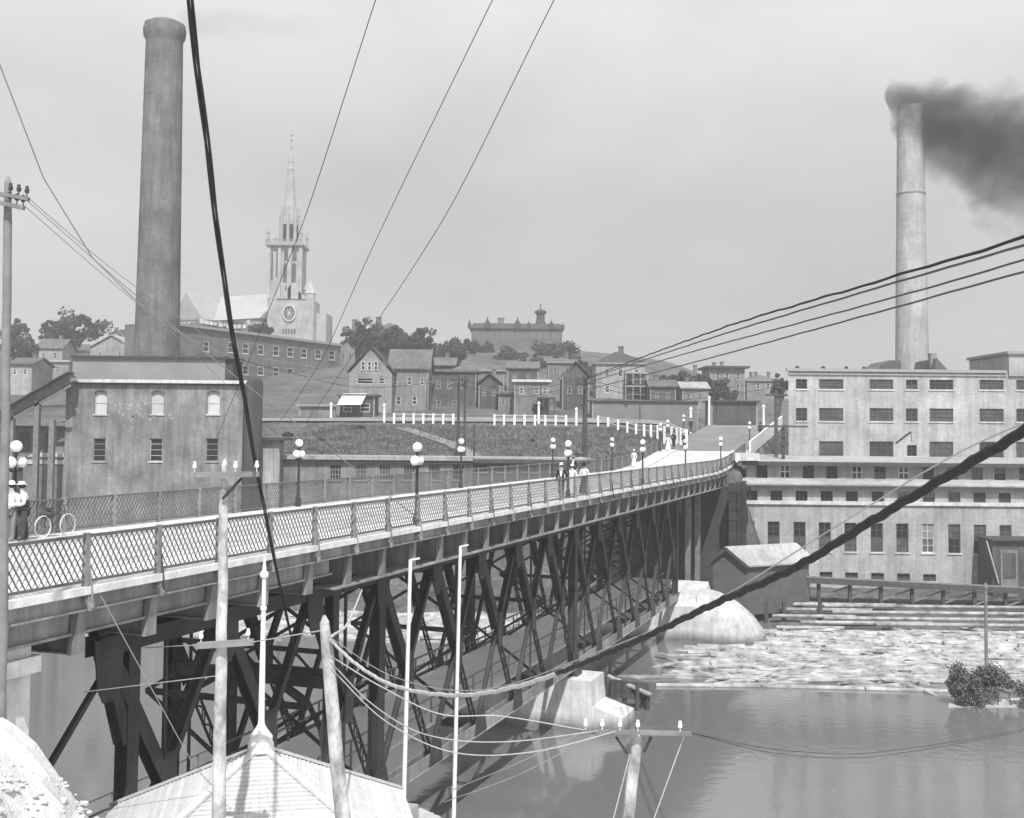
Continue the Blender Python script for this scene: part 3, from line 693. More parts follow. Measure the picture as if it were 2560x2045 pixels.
q = MB(); q.box(oxB-0.42, XR, 107.8, 107.98, ztB-0.26, ztB-0.052); q.build('gutter_or_eave_shade', ROOFD, mill)  # dark gutter, enlarged to stand in for the shadow under the pent roof
q = MB(); q.hexa([(oxC-0.6, 109.9, ztC), (XR, 109.9, ztC), (XR, 119.5, ztC+0.5), (oxC+3.2, 119.5, ztC+0.5), (oxC-0.6, 109.9, ztC+0.1), (XR, 109.9, ztC+0.1), (XR, 119.5, ztC+0.62), (oxC+3.2, 119.5, ztC+0.62)]); q.build('flat_roof', ROOFL, mill)
q = MB(); q.box(oxC-0.65, XR, 109.75, 109.9, ztC-0.3, ztC+0.08); q.build('gutter_or_eave_shade', ROOFD, mill)  # dark gutter made deep so its colour draws the eave's shadow line
# tall rear block (U)
wu = []
for r_i, (ya, yb) in enumerate([(948, 972), (1020, 1052), (1103, 1150)]):
    for j, (xa, xb) in enumerate([(1990, 2018), (2048, 2108), (2174, 2233), (2265, 2294), (2324, 2383), (2449, 2509), (2541, 2600)]):
        if r_i == 2 and j in (0, 3): continue
        big = xb-xa > 40
        kw = dict(pane=[GLASSP, GLASS, GLASSP][(r_i+j) % 3], cols=4 if big else 2, rows=3, bar=0.06)
        if r_i == 0 and j == 0: kw['pane'] = GLASSD
        if r_i == 0 and j in (1, 5): kw = dict(pane=GLASSP, cols=4, rows=3, bar=0.06)
        wu.append((xa, ya+j*0.4, xb, yb+j*0.4, kw))
wu.append((2268, 1113, 2292, 1140, dict(pane=GLASSD, cols=2, rows=3)))
oxU, ztU, OU = level(118, 1971, 930, ztC+0.4, wu, MILLW, 131)
q = MB(); q.box(oxU-0.25, at(2515, 930, 118).x, 117.7, 118.2, ztU, ztU+0.3); q.box(oxU-0.12, at(2515, 930, 118).x, 117.85, 118.1, ztU-0.35, ztU-0.2); q.build('cornice', TRIMG, mill)
q = MB(); q.add([(oxU, 118.2, ztU-0.05), (XR, 118.2, ztU-0.05), (XR, 131, ztU-0.05), (oxU+4.6, 131, ztU-0.05)], [(0, 1, 2, 3)]); q.build('tar_roof', ROOFD, mill)
q = MB(); xa = at(2520, 900, 118).x; zt2 = at(2540, 886, 118).z
q.box(xa, XR, 117.75, 128, ztU-0.3, zt2); q.build('stair_tower', MILLW, mill)
q = MB(); q.box(xa-0.25, XR, 117.5, 128.2, zt2, zt2+0.3); q.build('tower_cornice', TRIMG, mill)
q = MB(); g0 = at(2172, 928, 124); g1_ = at(2232, 900, 124); 
q.prism([(at(2165, 930, 124).x, ztU), (at(2215, 902, 124).x, at(2215, 902, 124).z), (at(2245, 902, 124).x, at(2215, 902, 124).z), (at(2245, 930, 124).x, ztU)], 'y', 123, 129); q.build('hipped_roof', ROOFM, mill)
q = MB(); q.prism([(at(2318, 930, 124).x, ztU), (at(2330, 898, 124).x, at(2330, 898, 124).z), (at(2368, 930, 124).x, ztU)], 'y', 122.5, 129); q.build('gabled_monitor', ROOFM, mill)
q = MB(); c_ = at(2331, 890, 124); q.box(c_.x-0.35, c_.x+0.35, 123.6, 124.3, ztU, c_.z+0.3); q.build('roof_flue', BRICK, mill)
for xx in (1993, 2058, 2116, 2160):
    c_ = at(xx, 925, 121); q = MB(); q.lathe([(0.12, 0), (0.12, 0.5), (0.22, 0.55), (0.22, 0.75), (0.02, 0.9)], (c_.x, 121, ztU-0.1), 8); q.build('roof_vent', ROOFD, mill)
q = MB(); a_ = at(2240, 1108, 117); b_ = at(2277, 1080, 115.5); q.bar(a_, b_, 0.15, 0.15); q.bar(b_, at(2280, 1105, 115.6), 0.05, 0.05); q.build('hoist_jib', WOODD, mill)
# parapet block at the mill's corner next to the bridge
cb = at(1868, 1140, 109)
q = MB(); q.box(cb.x-1.1, cb.x+1.3, 109.4, 112, ztC+0.15, cb.z+0.25); q.build('corner_porch', TRIM, mill)
# tall pale stack behind the mill
def stack(name, px_b, row_b, px_t, row_t, D, zbase, wb_px, wt_px, m_, label, prof_extra, band=None):
    B = at(px_b, row_b, D); T = at(px_t, row_t, D); rb = wb_px/2*D/F; rt = wt_px/2*D/F
    H0 = B.z-zbase; s = (rb-rt)/(T.z-B.z); r0 = rb+s*H0; ht = T.z-zbase
    e = empty(name, (B.x, D, zbase), label, 'chimney')
    q = MB(); pr = [(lerp(r0, rt, k/24), ht*k/24) for k in range(25)]
    pr = pr[:-1]+prof_extra(rt, ht); q.lathe(pr, (B.x, D, zbase), 40); q.build('shaft', m_, e, True)
    if band:
        k = band; r_ = lerp(r0, rt, k)+0.03; q = MB(); q.lathe([(r_, 0), (r_+0.04, 0.05), (r_+0.04, 0.25), (r_-0.02, 0.3)], (B.x, D, zbase+ht*k), 40); q.build('iron_band', TRIMG, e, True)
    q = MB(); q.lathe([(rt-0.3, 0), (rt-0.3, 0.06)], (B.x, D, zbase+ht-0.03), 24); q.build('sooty_mouth', GLASSD, e)
    return B.x, zbase+ht
stx2 = stack('smokestack', 2280, 900, 2271, 266, 135, -11, 80, 63, STACK2, 'slim pale brick smokestack pouring dark smoke behind the mill', lambda rt, h: [(rt, h-0.02), (rt-0.35, h)], 0.80)
stx1 = stack('smokestack', 392, 890, 419, 57, 121, -11, 110, 90, STACK, 'massive dark brick smokestack with flared rim behind the boiler house', lambda rt, h: [(rt+0.02, h-2.1), (rt+0.28, h-1.6), (rt+0.34, h-0.9), (rt+0.2, h-0.25), (rt-0.15, h-0.05), (rt-0.4, h)])
# ------------------------------------------------------------------ boiler house on the left
bh = empty('boiler_house', (-35, 114, -12), 'dark brick boiler house with six windows and a white cornice behind the bridge', 'building')
d = 110; oxb = at(166, 950, d).x; xrb = at(622, 960, d).x; ztb = at(400, 958, d).z
rects = []; kws = []
for xx in (236, 378, 518):
    rects.append(px_rect(d, xx, 980, xx+32, 1035, oxb)); kws.append(dict(pane=BLIND, frame=TRIM, cols=1, rows=2, bar=0.07))
    rects.append(px_rect(d, xx-4, 1096, xx+28, 1153, oxb)); kws.append(dict(pane=GLASSD, frame=TRIM if xx == 378 else TRIMG, cols=1, rows=4, bar=0.06))
facade(bh, 'wall', (oxb, d, 0), UX, xrb-oxb, -12.2, ztb, rects, BRICK, 0.3)
for r, k in zip(rects, kws): window(bh, (oxb, d, 0), UX, r, depth=0.2, **k)
for r in rects[::2]:
    q = MB(); n = 6
    for i in range(n):
        a0 = math.pi*(0.2+0.6*i/n); a1 = math.pi*(0.2+0.6*(i+1)/n); cx_ = oxb+(r[0]+r[2])/2; W_ = (r[2]-r[0])*0.62
        q.bar((cx_+math.cos(a0)*W_, d-0.04, r[3]-0.4+math.sin(a0)*0.62), (cx_+math.cos(a1)*W_, d-0.04, r[3]-0.4+math.sin(a1)*0.62), 0.16, 0.14)
    q.build('window_arch', BRICK2, bh)
q = MB()
for (a, b) in (((xrb, d), (xrb, d+6)), ((xrb, d+6), (oxb, d+6)), ((oxb, d+6), (oxb, d))): q.add([(*a, -12.2), (*b, -12.2), (*b, ztb), (*a, ztb)], [(0, 1, 2, 3)])
q.build('side_walls', BRICK, bh)
q = MB(); q.box(oxb-0.5, xrb+0.2, d-0.45, d+0.3, ztb, ztb+0.32); q.build('cornice', TRIM, bh)
q = MB(); q.box(oxb-0.4, xrb+0.1, d-0.3, d-0.004, ztb-0.16, ztb-0.003); q.build('gutter_or_eave_shade', ROOFD, bh)
q = MB(); q.box(oxb, xrb, d+0.3, d+6, ztb, ztb+0.1); q.build('flat_roof', ROOFM, bh)
d2_ = 112.2; za = at(400, 896, d2_).z; xa, xb = at(182, 900, d2_).x, at(582, 900, d2_).x
q = MB(); q.box(xa, xb-0.75, d2_, d2_+4, ztb+0.1, za); q.build('clerestory', PLAST, bh)
q = MB(); q.box(xa-0.2, xb+0.2, d2_-0.3, d2_+4.2, za, za+0.22); q.build('clerestory_roof', ROOFD, bh)
q = MB(); q.box(xb-0.74, xb, d2_+0.1, d2_+4, ztb+0.1, za-0.002); q.build('dark_bay', ROOFD, bh)
q = MB()
rgp = random.Random(5)
q = MB(); tw = at(632, 1000, d); q.lathe([(0.95, -12), (0.95, ztb+0.1), (0.8, ztb+0.45), (0.4, ztb+0.7)], (tw.x-0.05, d+0.3, 0), 16); q.build('corner_tank', mat('rusty_tank', 0.05, 0.8, 0.5, 0.5, stretch=(3, 3, 0.25)), bh, True)
# plaster scars on the wall
SC = mat('plaster_scar', 0.36, 0.9, 0.15, 3)
for i in range(34):
    cxp = rgp.gauss(345, 38); cyp = rgp.gauss(1030, 17); p_ = at(cxp, cyp, d-0.012)
    if any(r[0]-0.2 < p_.x-oxb < r[2]+0.2 and r[1]-0.2 < p_.z < r[3]+0.2 for r in rects): continue
    n = rgp.randint(5, 7); ra = rgp.uniform(0.06, 0.2)
    q = MB(); q.prism([(p_.x+math.cos(6.283*k/n)*ra*rgp.uniform(0.5, 1.3), p_.z+math.sin(6.283*k/n)*ra*rgp.uniform(0.4, 1.0)) for k in range(n)], 'y', d-0.012, d+0.01); q.build('plaster_scar', SC, bh)
# conveyor gallery climbing to its left corner
cv = empty('conveyor_gallery', at(40, 1240, 108.5), 'inclined timber conveyor gallery on tall posts left of the boiler house', 'conveyor')
A = at(-60, 1085, 109); B = at(186, 945, 109)
q = MB(); q.bar(A, B, 1.6, 0.75); q.build('gallery', WOODG, cv)
q = MB(); q.bar(A+Vector((0, -0.9, -0.75)), B+Vector((0, -0.9, -0.75)), 0.2, 0.25); q.build('lower_chord', WOODG, cv)
q = MB(); q.bar(A+Vector((0, -0.9, 0.5)), B+Vector((0, -0.9, 0.5)), 2.0, 0.1); q.build('gallery_roof', ROOFM, cv)
for xx in (30, 94, 131):
    tp = at(xx, [1025, 1000, 1050][(30, 94, 131).index(xx)], 108.2); q = MB(); q.box(tp.x-0.25, tp.x+0.25, 108, 108.5, -12, tp.z); q.build('trestle_post', WOODG, cv)
q = MB(); q.bar(at(95, 1017, 108.3), at(168, 1014, 108.3), 0.2, 0.2); q.build('cross_beam', WOODD, cv)
ls = empty('timber_shed', at(80, 1240, 111), 'low grey lean-to shed with white bands left of the boiler house', 'shed')
a_ = at(22, 1070, 111); b_ = at(163, 1070, 111)
q = MB(); q.box(a_.x-8, b_.x, 111, 116, -12, a_.z); q.build('wall', HOUSEW, ls)
q = MB(); q.box(a_.x-8, b_.x+0.05, 110.6, 116.2, a_.z, a_.z+0.25); q.build('roof', ROOFM, ls)
for yy in (1137, 1155):
    q = MB(); zz = at(80, yy, 110.9).z; q.box(a_.x-8, b_.x-0.02, 110.88, 110.99, zz-0.2, zz+0.2); q.build('white_band', TRIM, ls)
for xx in (60, 125):
    q = MB(); c_ = at(xx, 1105, 110.95); q.box(c_.x-0.5, c_.x+0.5, 110.92, 110.99, c_.z-0.9, c_.z+0.9); q.build('window', GLASSP, ls)
# ------------------------------------------------------------------ long low shed beside the bridge
sh = empty('long_shed', (-12, 116, -9), 'long low brick shed with a pale roof edge and a window row behind the railing', 'shed')
d = 113; ox = at(695, 1140, d).x; xr = at(1182, 1140, d).x; zt = at(940, 1150, d).z
rects = []; 
for i, xx in enumerate([824, 887, 948, 1009, 1071, 1132]): rects.append(px_rect(d, xx, 1160, xx+29, 1200, ox))
facade(sh, 'wall', (ox, d, 0), UX, xr-ox, -12.2, zt, rects, BRICK, 0.2)
for i, r in enumerate(rects): window(sh, (ox, d, 0), UX, r, pane=GLASSD if i in (0, 5) else GLASSP, frame=TRIMG, cols=4, rows=3, bar=0.06)
q = MB(); q.box(ox-0.3, xr+0.05, d-0.5, d+4, zt, zt+0.4); q.build('roof_edge', ROOFL, sh)
q = MB(); q.box(ox-0.1, xr, d-0.35, d-0.003, zt-0.3, zt-0.003); q.build('eave', ROOFD, sh)
q = MB(); q.box(ox, xr, d+0.25, d+5, -12.2, zt); q.build('rear_wall', BRICK, sh)
sh2 = empty('wooden_shed', (2, 116, -9), 'dark boarded shed with a black eave continuing the long brick shed', 'shed')
xr2 = at(1468, 1150, d).x; zt2 = at(1320, 1153, d).z
rects = []
for xx in (1186, 1245, 1310, 1375, 1430): rects.append(px_rect(d, xx, 1160, xx+32, 1180, xr))
facade(sh2, 'wall', (xr+0.02, d+0.1, 0), UX, xr2-xr, -12.2, zt2, rects, mat('grey_boards', 0.14, 0.9, 0.2, 1, kind='boards'), 0.2)
for r in rects: window(sh2, (xr, d+0.1, 0), UX, r, pane=GLASSD, cols=3, rows=2)
q = MB(); q.box(xr+0.08, xr2+0.3, d-0.4, d+4.5, zt2+0.18, zt2+0.36); q.build('roof', ROOFL, sh2)
q = MB(); q.box(xr+0.08, xr2+0.3, d-0.45, d+4.4, zt2-0.22, zt2+0.178); q.build('eave', ROOFD, sh2)
q = MB(); q.box(xr+0.06, xr2, d+0.35, d+4, -12.2, zt2-0.23); q.build('rear_wall', WOODG, sh2)
ck = empty('entry_kiosk', at(680, 1230, 112), 'small pale boarded entry hut with flat dark roof right of the boiler house', 'hut')
a_ = at(655, 1100, 112); b_ = at(702, 1100, 112)
q = MB(); q.box(a_.x, b_.x, 111.6, 114, -11, a_.z); q.build('wall', HOUSEL, ck)
q = MB(); q.box(a_.x-0.6, b_.x+0.7, 111, 114.3, a_.z, a_.z+0.25); q.build('roof', ROOFD, ck)
q = MB(); q.box(b_.x+0.1, b_.x+0.3, 111.2, 111.4, -11, a_.z-0.003); q.build('corner_post', ROOFD, ck)
# ------------------------------------------------------------------ houses
def house(name, label, D, x0, x1, y_eave, y_base, dep, roof, wallm, roofm, ridge_px=None, wins=(), pane=None, wframe=None, cat='house', over=0.4, extra=None, group=None):
    L = at(x0, y_base, D); Rr = at(x1, y_base, D); ze = at((x0+x1)/2, y_eave, D).z
    zb = min(ground_z(L.x, D), ground_z(Rr.x, D), L.z)-1.0
    e = empty(name, ((L.x+Rr.x)/2, D+dep/2, zb), label, cat, group)
    rects = [px_rect(D, *w_[:4], L.x) for w_ in wins]
    body = [r for r in rects if r[3] < ze-0.05]
    facade(e, 'wall', (L.x, D, 0), UX, Rr.x-L.x, zb, ze, body, wallm, 0.15)
    q = MB()
    for (a, b) in (((Rr.x, D), (Rr.x, D+dep)), ((Rr.x, D+dep), (L.x, D+dep)), ((L.x, D+dep), (L.x, D))): q.add([(*a, zb), (*b, zb), (*b, ze), (*a, ze)], [(0, 1, 2, 3)])
    q.build('side_walls', wallm, e)
    for r in rects: window(e, (L.x, D if r[3] < ze-0.05 else D-0.2, 0), UX, r, pane=pane or GLASS, frame=wframe or TRIM, cols=1, rows=2, bar=0.12, depth=0.1, sill=False)
    xl, xr = L.x-over, Rr.x+over; yf, yb = D-over, D+dep+over
    zr = at((x0+x1)/2, ridge_px, D).z if ridge_px else ze+0.3
    if roof == 'gable_front':
        xm = (xl+xr)/2; q = MB(); th = 0.22
        for s, xe in ((-1, xl), (1, xr)):
            q.hexa([(xe, yf, ze), (xm, yf, zr), (xm, yb, zr), (xe, yb, ze), (xe, yf, ze+th), (xm, yf, zr+th), (xm, yb, zr+th), (xe, yb, ze+th)])
        q.build('roof', roofm, e)
        q = MB(); q.prism([(L.x, ze+0.001), (Rr.x, ze+0.001), (xm, zr-0.12)], 'y', D, D+0.12); q.build('gable', wallm, e)
    elif roof == 'gable_side':
        ym = (yf+yb)/2; q = MB(); th = 0.22
        for ye in (yf, yb):
            q.hexa([(xl, ye, ze), (xr, ye, ze), (xr, ym, zr), (xl, ym, zr), (xl, ye, ze+th), (xr, ye, ze+th), (xr, ym, zr+th), (xl, ym, zr+th)])
        q.build('roof', roofm, e)
        q = MB()
        for xg in (L.x, Rr.x-0.12): q = MB(); q.prism([(D, ze+0.001), (D+dep, ze+0.001), (ym, zr-0.1)], 'x', xg, xg+0.12); q.build('gable', wallm, e)
    elif roof == 'hip':
        ym = (yf+yb)/2; xm = (xl+xr)/2; hl = max(0.3, (xr-xl)/2-(yb-yf)/2*0.8)
        q = MB(); q.add([(xl, yf, ze), (xr, yf, ze), (xr, yb, ze), (xl, yb, ze), (xm-hl, ym, zr), (xm+hl, ym, zr)], [(0, 1, 5, 4), (1, 2, 5), (2, 3, 4, 5), (3, 0, 4), (3, 2, 1, 0)]); q.build('roof', roofm, e)
        q = MB(); q.box(xl, xr, yf, yb, ze-0.22, ze-0.002); q.build('eave', TRIMG, e)
    else:
        q = MB(); q.box(xl, xr, yf, yb, ze, zr); q.build('roof', roofm, e)
    if group and roof != 'flat':
        cx2 = lerp(L.x, Rr.x, 0.3 if int(x0) % 2 else 0.68); q = MB(); q.box(cx2-0.35, cx2+0.35, D+dep*0.45, D+dep*0.45+0.7, ze, zr+0.9); q.box(cx2-0.43, cx2+0.43, D+dep*0.45-0.08, D+dep*0.45+0.78, zr+0.9, zr+1.05); q.build('chimney', BRICK2, e)
    for cxb in (L.x, Rr.x-0.16):
        q = MB(); q.box(cxb-0.01, cxb+0.17, D-0.04, D-0.005, zb, ze-0.01); q.build('corner_board', TRIMG, e)
    return e, L.x, Rr.x, ze, zr, zb
def chimney(e, px, row, D, wd=0.8, h=2.0, m_=None):
    c_ = at(px, row, D); q = MB(); q.box(c_.x-wd/2, c_.x+wd/2, D, D+wd, c_.z-h, c_.z); q.box(c_.x-wd/2-0.1, c_.x+wd/2+0.1, D-0.1, D+wd+0.1, c_.z, c_.z+0.2); q.build('chimney', m_ or BRICK2, e)
def porch(e, px0, px1, rows, D, dep=1.8, m_=None):
    for (yt, yb_) in rows:
        a_ = at(px0, yt, D); b_ = at(px1, yb_, D); q = MB()
        q.box(a_.x, b_.x, D-dep, D-0.05, a_.z, a_.z+0.25); n = 4
        for k in range(n): x = lerp(a_.x+0.12, b_.x-0.12, k/(n-1)); q.box(x-0.09, x+0.09, D-dep+0.1, D-dep+0.28, b_.z, a_.z-0.002)
        q.box(a_.x, b_.x, D-dep+0.12, D-dep+0.22, b_.z+0.9, b_.z+1.0); q.build('porch', m_ or TRIMG, e)
# gabled house with triple attic window
D = 176
h1 = house('gabled_house', 'clapboard house with triple attic window in its front gable above the awning shop', D, 872, 978, 932, 1035, 7, 'gable_front', HOUSEL, ROOFD, 866,
           [(903, 903, 913, 926), (919, 903, 929, 926), (935, 903, 945, 926), (892, 944, 934, 960), (946, 944, 962, 960)], pane=GLASSD)[0]
h1b = house('house_wing', 'long slate-roofed house stretching right of the gabled house', D+4, 972, 1070, 924, 1035, 8, 'gable_side', HOUSEW, ROOFM, 872,
            [(984, 942, 994, 962), (1018, 942, 1030, 962), (1050, 944, 1060, 962), (990, 990, 1002, 1012), (1030, 990, 1042, 1012)])[0]
chimney(h1b, 1022, 900, D+6, 0.6, 1)
sp = house('awning_shop', 'small shop front with a bright sloping awning below the gabled house', 168, 846, 936, 990, 1042, 5, 'flat', HOUSED, ROOFM, None, [(858, 1008, 880, 1030), (900, 1008, 925, 1030)], cat='shop')[0]
q = MB(); a_ = at(858, 985, 168); b_ = at(917, 985, 168); c_ = at(843, 1012, 166.2); d_ = at(903, 1012, 166.2)
q.hexa([c_, d_, b_, a_, c_+Vector((0, 0, 0.08)), d_+Vector((0, 0, 0.08)), b_+Vector((0, 0, 0.08)), a_+Vector((0, 0, 0.08))]); q.build('awning', SHIRT, sp)
lb = house('billboard_fence', 'low pale board wall left of the awning shop', 168, 748, 838, 1016, 1037, 0.6, 'flat', HOUSEW, TRIMG, None, [], cat='wall')[0]
s2 = house('row_house', 'dim grey row house with flat roof behind the hillside poles', 190, 1075, 1190, 930, 1035, 8, 'flat', HOUSED, ROOFM, 924, [(1090, 950, 1102, 972), (1118, 950, 1130, 972), (1150, 950, 1162, 972), (1090, 1000, 1102, 1022), (1130, 1000, 1142, 1022)], pane=GLASSP, wframe=TRIMG)[0]
s3 = house('low_house', 'broad low house with grey hipped roof under the college', 200, 1130, 1260, 925, 1000, 9, 'hip', HOUSEW, ROOFM, 900, [(1150, 938, 1162, 958), (1180, 938, 1192, 958), (1210, 938, 1222, 958)], pane=GLASSP, wframe=TRIMG)[0]
s4 = house('corner_store', 'square two-storey corner store with pale cornice and dark porch by the hillside pole', 172, 1285, 1372, 955, 1045, 8, 'flat', HOUSEW, TRIM, 949, [(1335, 968, 1348, 985), (1356, 968, 1368, 985), (1298, 968, 1310, 985)], cat='store', pane=GLASSP)[0]
porch(s4, 1342, 1386, [(998, 1045)], 172, 2.5, ROOFD)
s5 = house('steep_house', 'narrow house with a steep dark gable right of the hillside pole', 185, 1405, 1472, 945, 1045, 9, 'gable_front', HOUSED, ROOFD, 905, [(1418, 965, 1430, 985), (1445, 965, 1457, 985)], pane=GLASSP, wframe=TRIMG)[0]
s6 = house('hipped_house', 'large two-storey house with a dark hipped roof and porches on the right hill', 205, 1490, 1612, 907, 1010, 10, 'hip', HOUSEL, ROOFD, 875, [(1512, 922, 1524, 942), (1545, 922, 1557, 942), (1585, 922, 1597, 942), (1512, 962, 1524, 982)], pane=GLASSP)[0]
chimney(s6, 1553, 868, 209, 0.9, 2.5); porch(s6, 1560, 1618, [(935, 962), (968, 1000)], 205, 2)
s7 = house('flat_roof_house', 'tall pale flat-roofed house with overhanging dark eaves on the right skyline', 235, 1775, 1862, 920, 985, 10, 'flat', HOUSEW, ROOFD, 915, [(1790, 932, 1800, 948), (1812, 932, 1822, 948), (1840, 932, 1850, 948), (1840, 960, 1850, 975)], over=0.9)[0]
chimney(s7, 1786, 908, 240, 0.7, 1.2); chimney(s7, 1805, 906, 240, 0.7, 1.2); chimney(s7, 1738, 914, 240, 0.7, 4)
s8 = house('low_hip_house', 'low pale house with grey hip roof between flat-roofed house and mill', 250, 1868, 1945, 950, 985, 10, 'hip', HOUSEW, ROOFM, 934, [(1890, 958, 1900, 972), (1915, 958, 1925, 972)])[0]
for xx in (1878, 1890, 1922): chimney(s8, xx, 932, 254, 0.6, 1.6)
s9 = house('board_stable', 'low boarded stable with dark eave line right of the white pole', 160, 1778, 1893, 1005, 1042, 5, 'flat', HOUSED, ROOFD, 1001, [(1788, 1016, 1794, 1030), (1814, 1012, 1818, 1018), (1832, 1012, 1836, 1018)], cat='stable', pane=GLASSD, wframe=WOODD)[0]
s10 = house('long_board_fence', 'long low grey board building along the hill street', 170, 1480, 1745, 1003, 1048, 5, 'flat', mat('weather_boards', 0.2, 0.9, 0.2, 0.6, kind='boards'), ROOFM, 1000, [(1560, 1008, 1570, 1020), (1650, 1014, 1656, 1030)], cat='building', pane=GLASSP, wframe=WOODG)[0]
for (nm, lab, D, a0, a1, ye, yb, dp, rf, rdg, wm, rm_) in [
    ('row_house', 'dim grey house half hidden right of the slate-roofed house', 205, 1068, 1135, 915, 985, 8, 'gable_side', 893, HOUSED, ROOFM),
    ('row_house', 'dark gabled house between the pole pair and the corner store', 186, 1196, 1250, 962, 1040, 8, 'gable_front', 935, HOUSED, ROOFD),
    ('row_house', 'low pale house left of the corner store', 182, 1246, 1288, 985, 1042, 7, 'flat', 980, HOUSEW, ROOFM),
    ('row_house', 'grey house behind the corner store roof', 215, 1268, 1345, 922, 985, 8, 'gable_side', 903, HOUSED, ROOFM),
    ('row_house', 'grey house behind the steep gabled house', 225, 1370, 1440, 905, 985, 8, 'hip', 890, HOUSEW, ROOFM),
    ('row_house', 'small house under the dark trees right of the hipped house', 200, 1625, 1690, 968, 1010, 7, 'gable_side', 950, HOUSED, ROOFM),
    ('row_house', 'pale cottage under the trees left of the flat-roofed house', 205, 1705, 1770, 972, 1010, 7, 'gable_side', 955, HOUSEW, ROOFL),
    ('row_house', 'grey gabled house behind the tenement end', 268, 846, 886, 872, 930, 8, 'gable_front', 850, HOUSEW, ROOFM)]:
    wn = [(lerp(a0, a1, f_), ye+12, lerp(a0, a1, f_)+9, ye+28) for f_ in (0.18, 0.62)]
    house(nm, lab, D, a0, a1, ye, yb, dp, rf, wm, rm_, rdg, wn, pane=GLASSP, wframe=TRIMG, group='dim houses along the hill')
# brick tenement row receding to the right
tn = empty('brick_tenement', (-48, 235, 10), 'long brick tenement row with two visible window tiers below the church', 'tenement')
A = at(430, 826, 212); B = at(852, 850, 262); ud = (B-A); ud.z = 0; Lt = ud.length; ud.normalize(); zt = (A.z+B.z)/2
def on_plane(px, row):
    dr = ray(px, row); n_ = Vector((ud.y, -ud.x, 0)); k = (Vector((A.x, A.y, 0)).dot(n_))/dr.dot(n_); p_ = Vector((0, 0, CAMZ))+dr*k
    return (Vector((p_.x-A.x, p_.y-A.y, 0)).dot(ud), p_.z)
rects = []
for i, xx in enumerate([515, 577, 614, 652, 690, 726, 760, 796, 830]):
    for (ya, yb) in ((852+i*3.0, 880+i*2.6), (908+i*2.4, 934+i*1.6)):
        u0, z1_ = on_plane(xx-7, ya); u1, z0_ = on_plane(xx+7, yb)
        if u0 > 0.3 and u1 < Lt-0.3: rects.append((u0, z0_, u1, z1_))
facade(tn, 'wall', (A.x, A.y, 0), ud, Lt, 4, zt, rects, BRICK2, 0.2)
for r in rects: window(tn, (A.x, A.y, 0), ud, r, pane=GLASS, frame=TRIM, cols=1, rows=2, bar=0.14, depth=0.08)
nd = Vector((ud.y, -ud.x, 0))
q = MB(); a_ = Vector((A.x, A.y, 0)); b_ = a_+ud*Lt
P4 = [a_, b_, b_-nd*12, a_-nd*12]
for k in (1, 2, 3):
    p0_, p1_ = P4[k], P4[(k+1) % 4]; q.add([(p0_.x, p0_.y, 4), (p1_.x, p1_.y, 4), (p1_.x, p1_.y, zt), (p0_.x, p0_.y, zt)], [(0, 1, 2, 3)])
q.build('side_walls', BRICK2, tn)
q = MB(); q.hexa([p_+Vector((0, 0, zt-0.01)) for p_ in P4]+[p_+Vector((0, 0, zt+0.25)) for p_ in P4]); q.build('flat_roof', ROOFM, tn)
q = MB(); q.bar(a_+nd*0.25+Vector((0, 0, zt+0.05)), b_+nd*0.25+Vector((0, 0, zt+0.05)), 0.5, 0.55); q.build('cornice', TRIMG, tn)
for u_ in (2, 12, 26): 
    c_ = a_+ud*u_-nd*4; q = MB(); q.box(c_.x-0.7, c_.x+0.7, c_.y-0.5, c_.y+0.5, zt, zt+1.9); q.build('chimney', BRICK2, tn)
# laundry line on the tenement roof
ln = empty('laundry_line', a_+ud*14-nd*2+Vector((0, 0, zt+0.25)), 'line of white washing strung over the tenement roof', 'laundry')
q = MB(); l0 = a_+ud*9-nd*2+Vector((0, 0, zt)); l1 = a_+ud*24-nd*2+Vector((0, 0, zt))
for p_ in (l0, l1): q.box(p_.x-0.06, p_.x+0.06, p_.y-0.06, p_.y+0.06, zt+0.2, zt+2.3)
q.build('pole', WOODG, ln)
def sagp(u): p_ = l0.lerp(l1, u); return Vector((p_.x, p_.y, zt+2.2-2.2*u*(1-u)))
q = MB(); q.tube([sagp(k/12) for k in range(13)], 0.02, 5); q.build('line', WIREL, ln)
rr = random.Random(2); u_ = 0.05
while u_ < 0.93:
    wd_ = rr.uniform(0.04, 0.09); q = MB(); t0, t1 = sagp(u_), sagp(u_+wd_); h_ = rr.uniform(0.5, 0.95)
    q.hexa([t0-Vector((0, 0, h_)), t1-Vector((0, 0, h_*rr.uniform(0.8, 1))), t1-Vector((0, -0.04, h_)), t0-Vector((0, -0.04, h_)), t0, t1, t1+Vector((0, 0.04, 0)), t0+Vector((0, 0.04, 0))]); q.build('garment', SHIRT, ln); u_ += wd_+rr.uniform(0.01, 0.03)
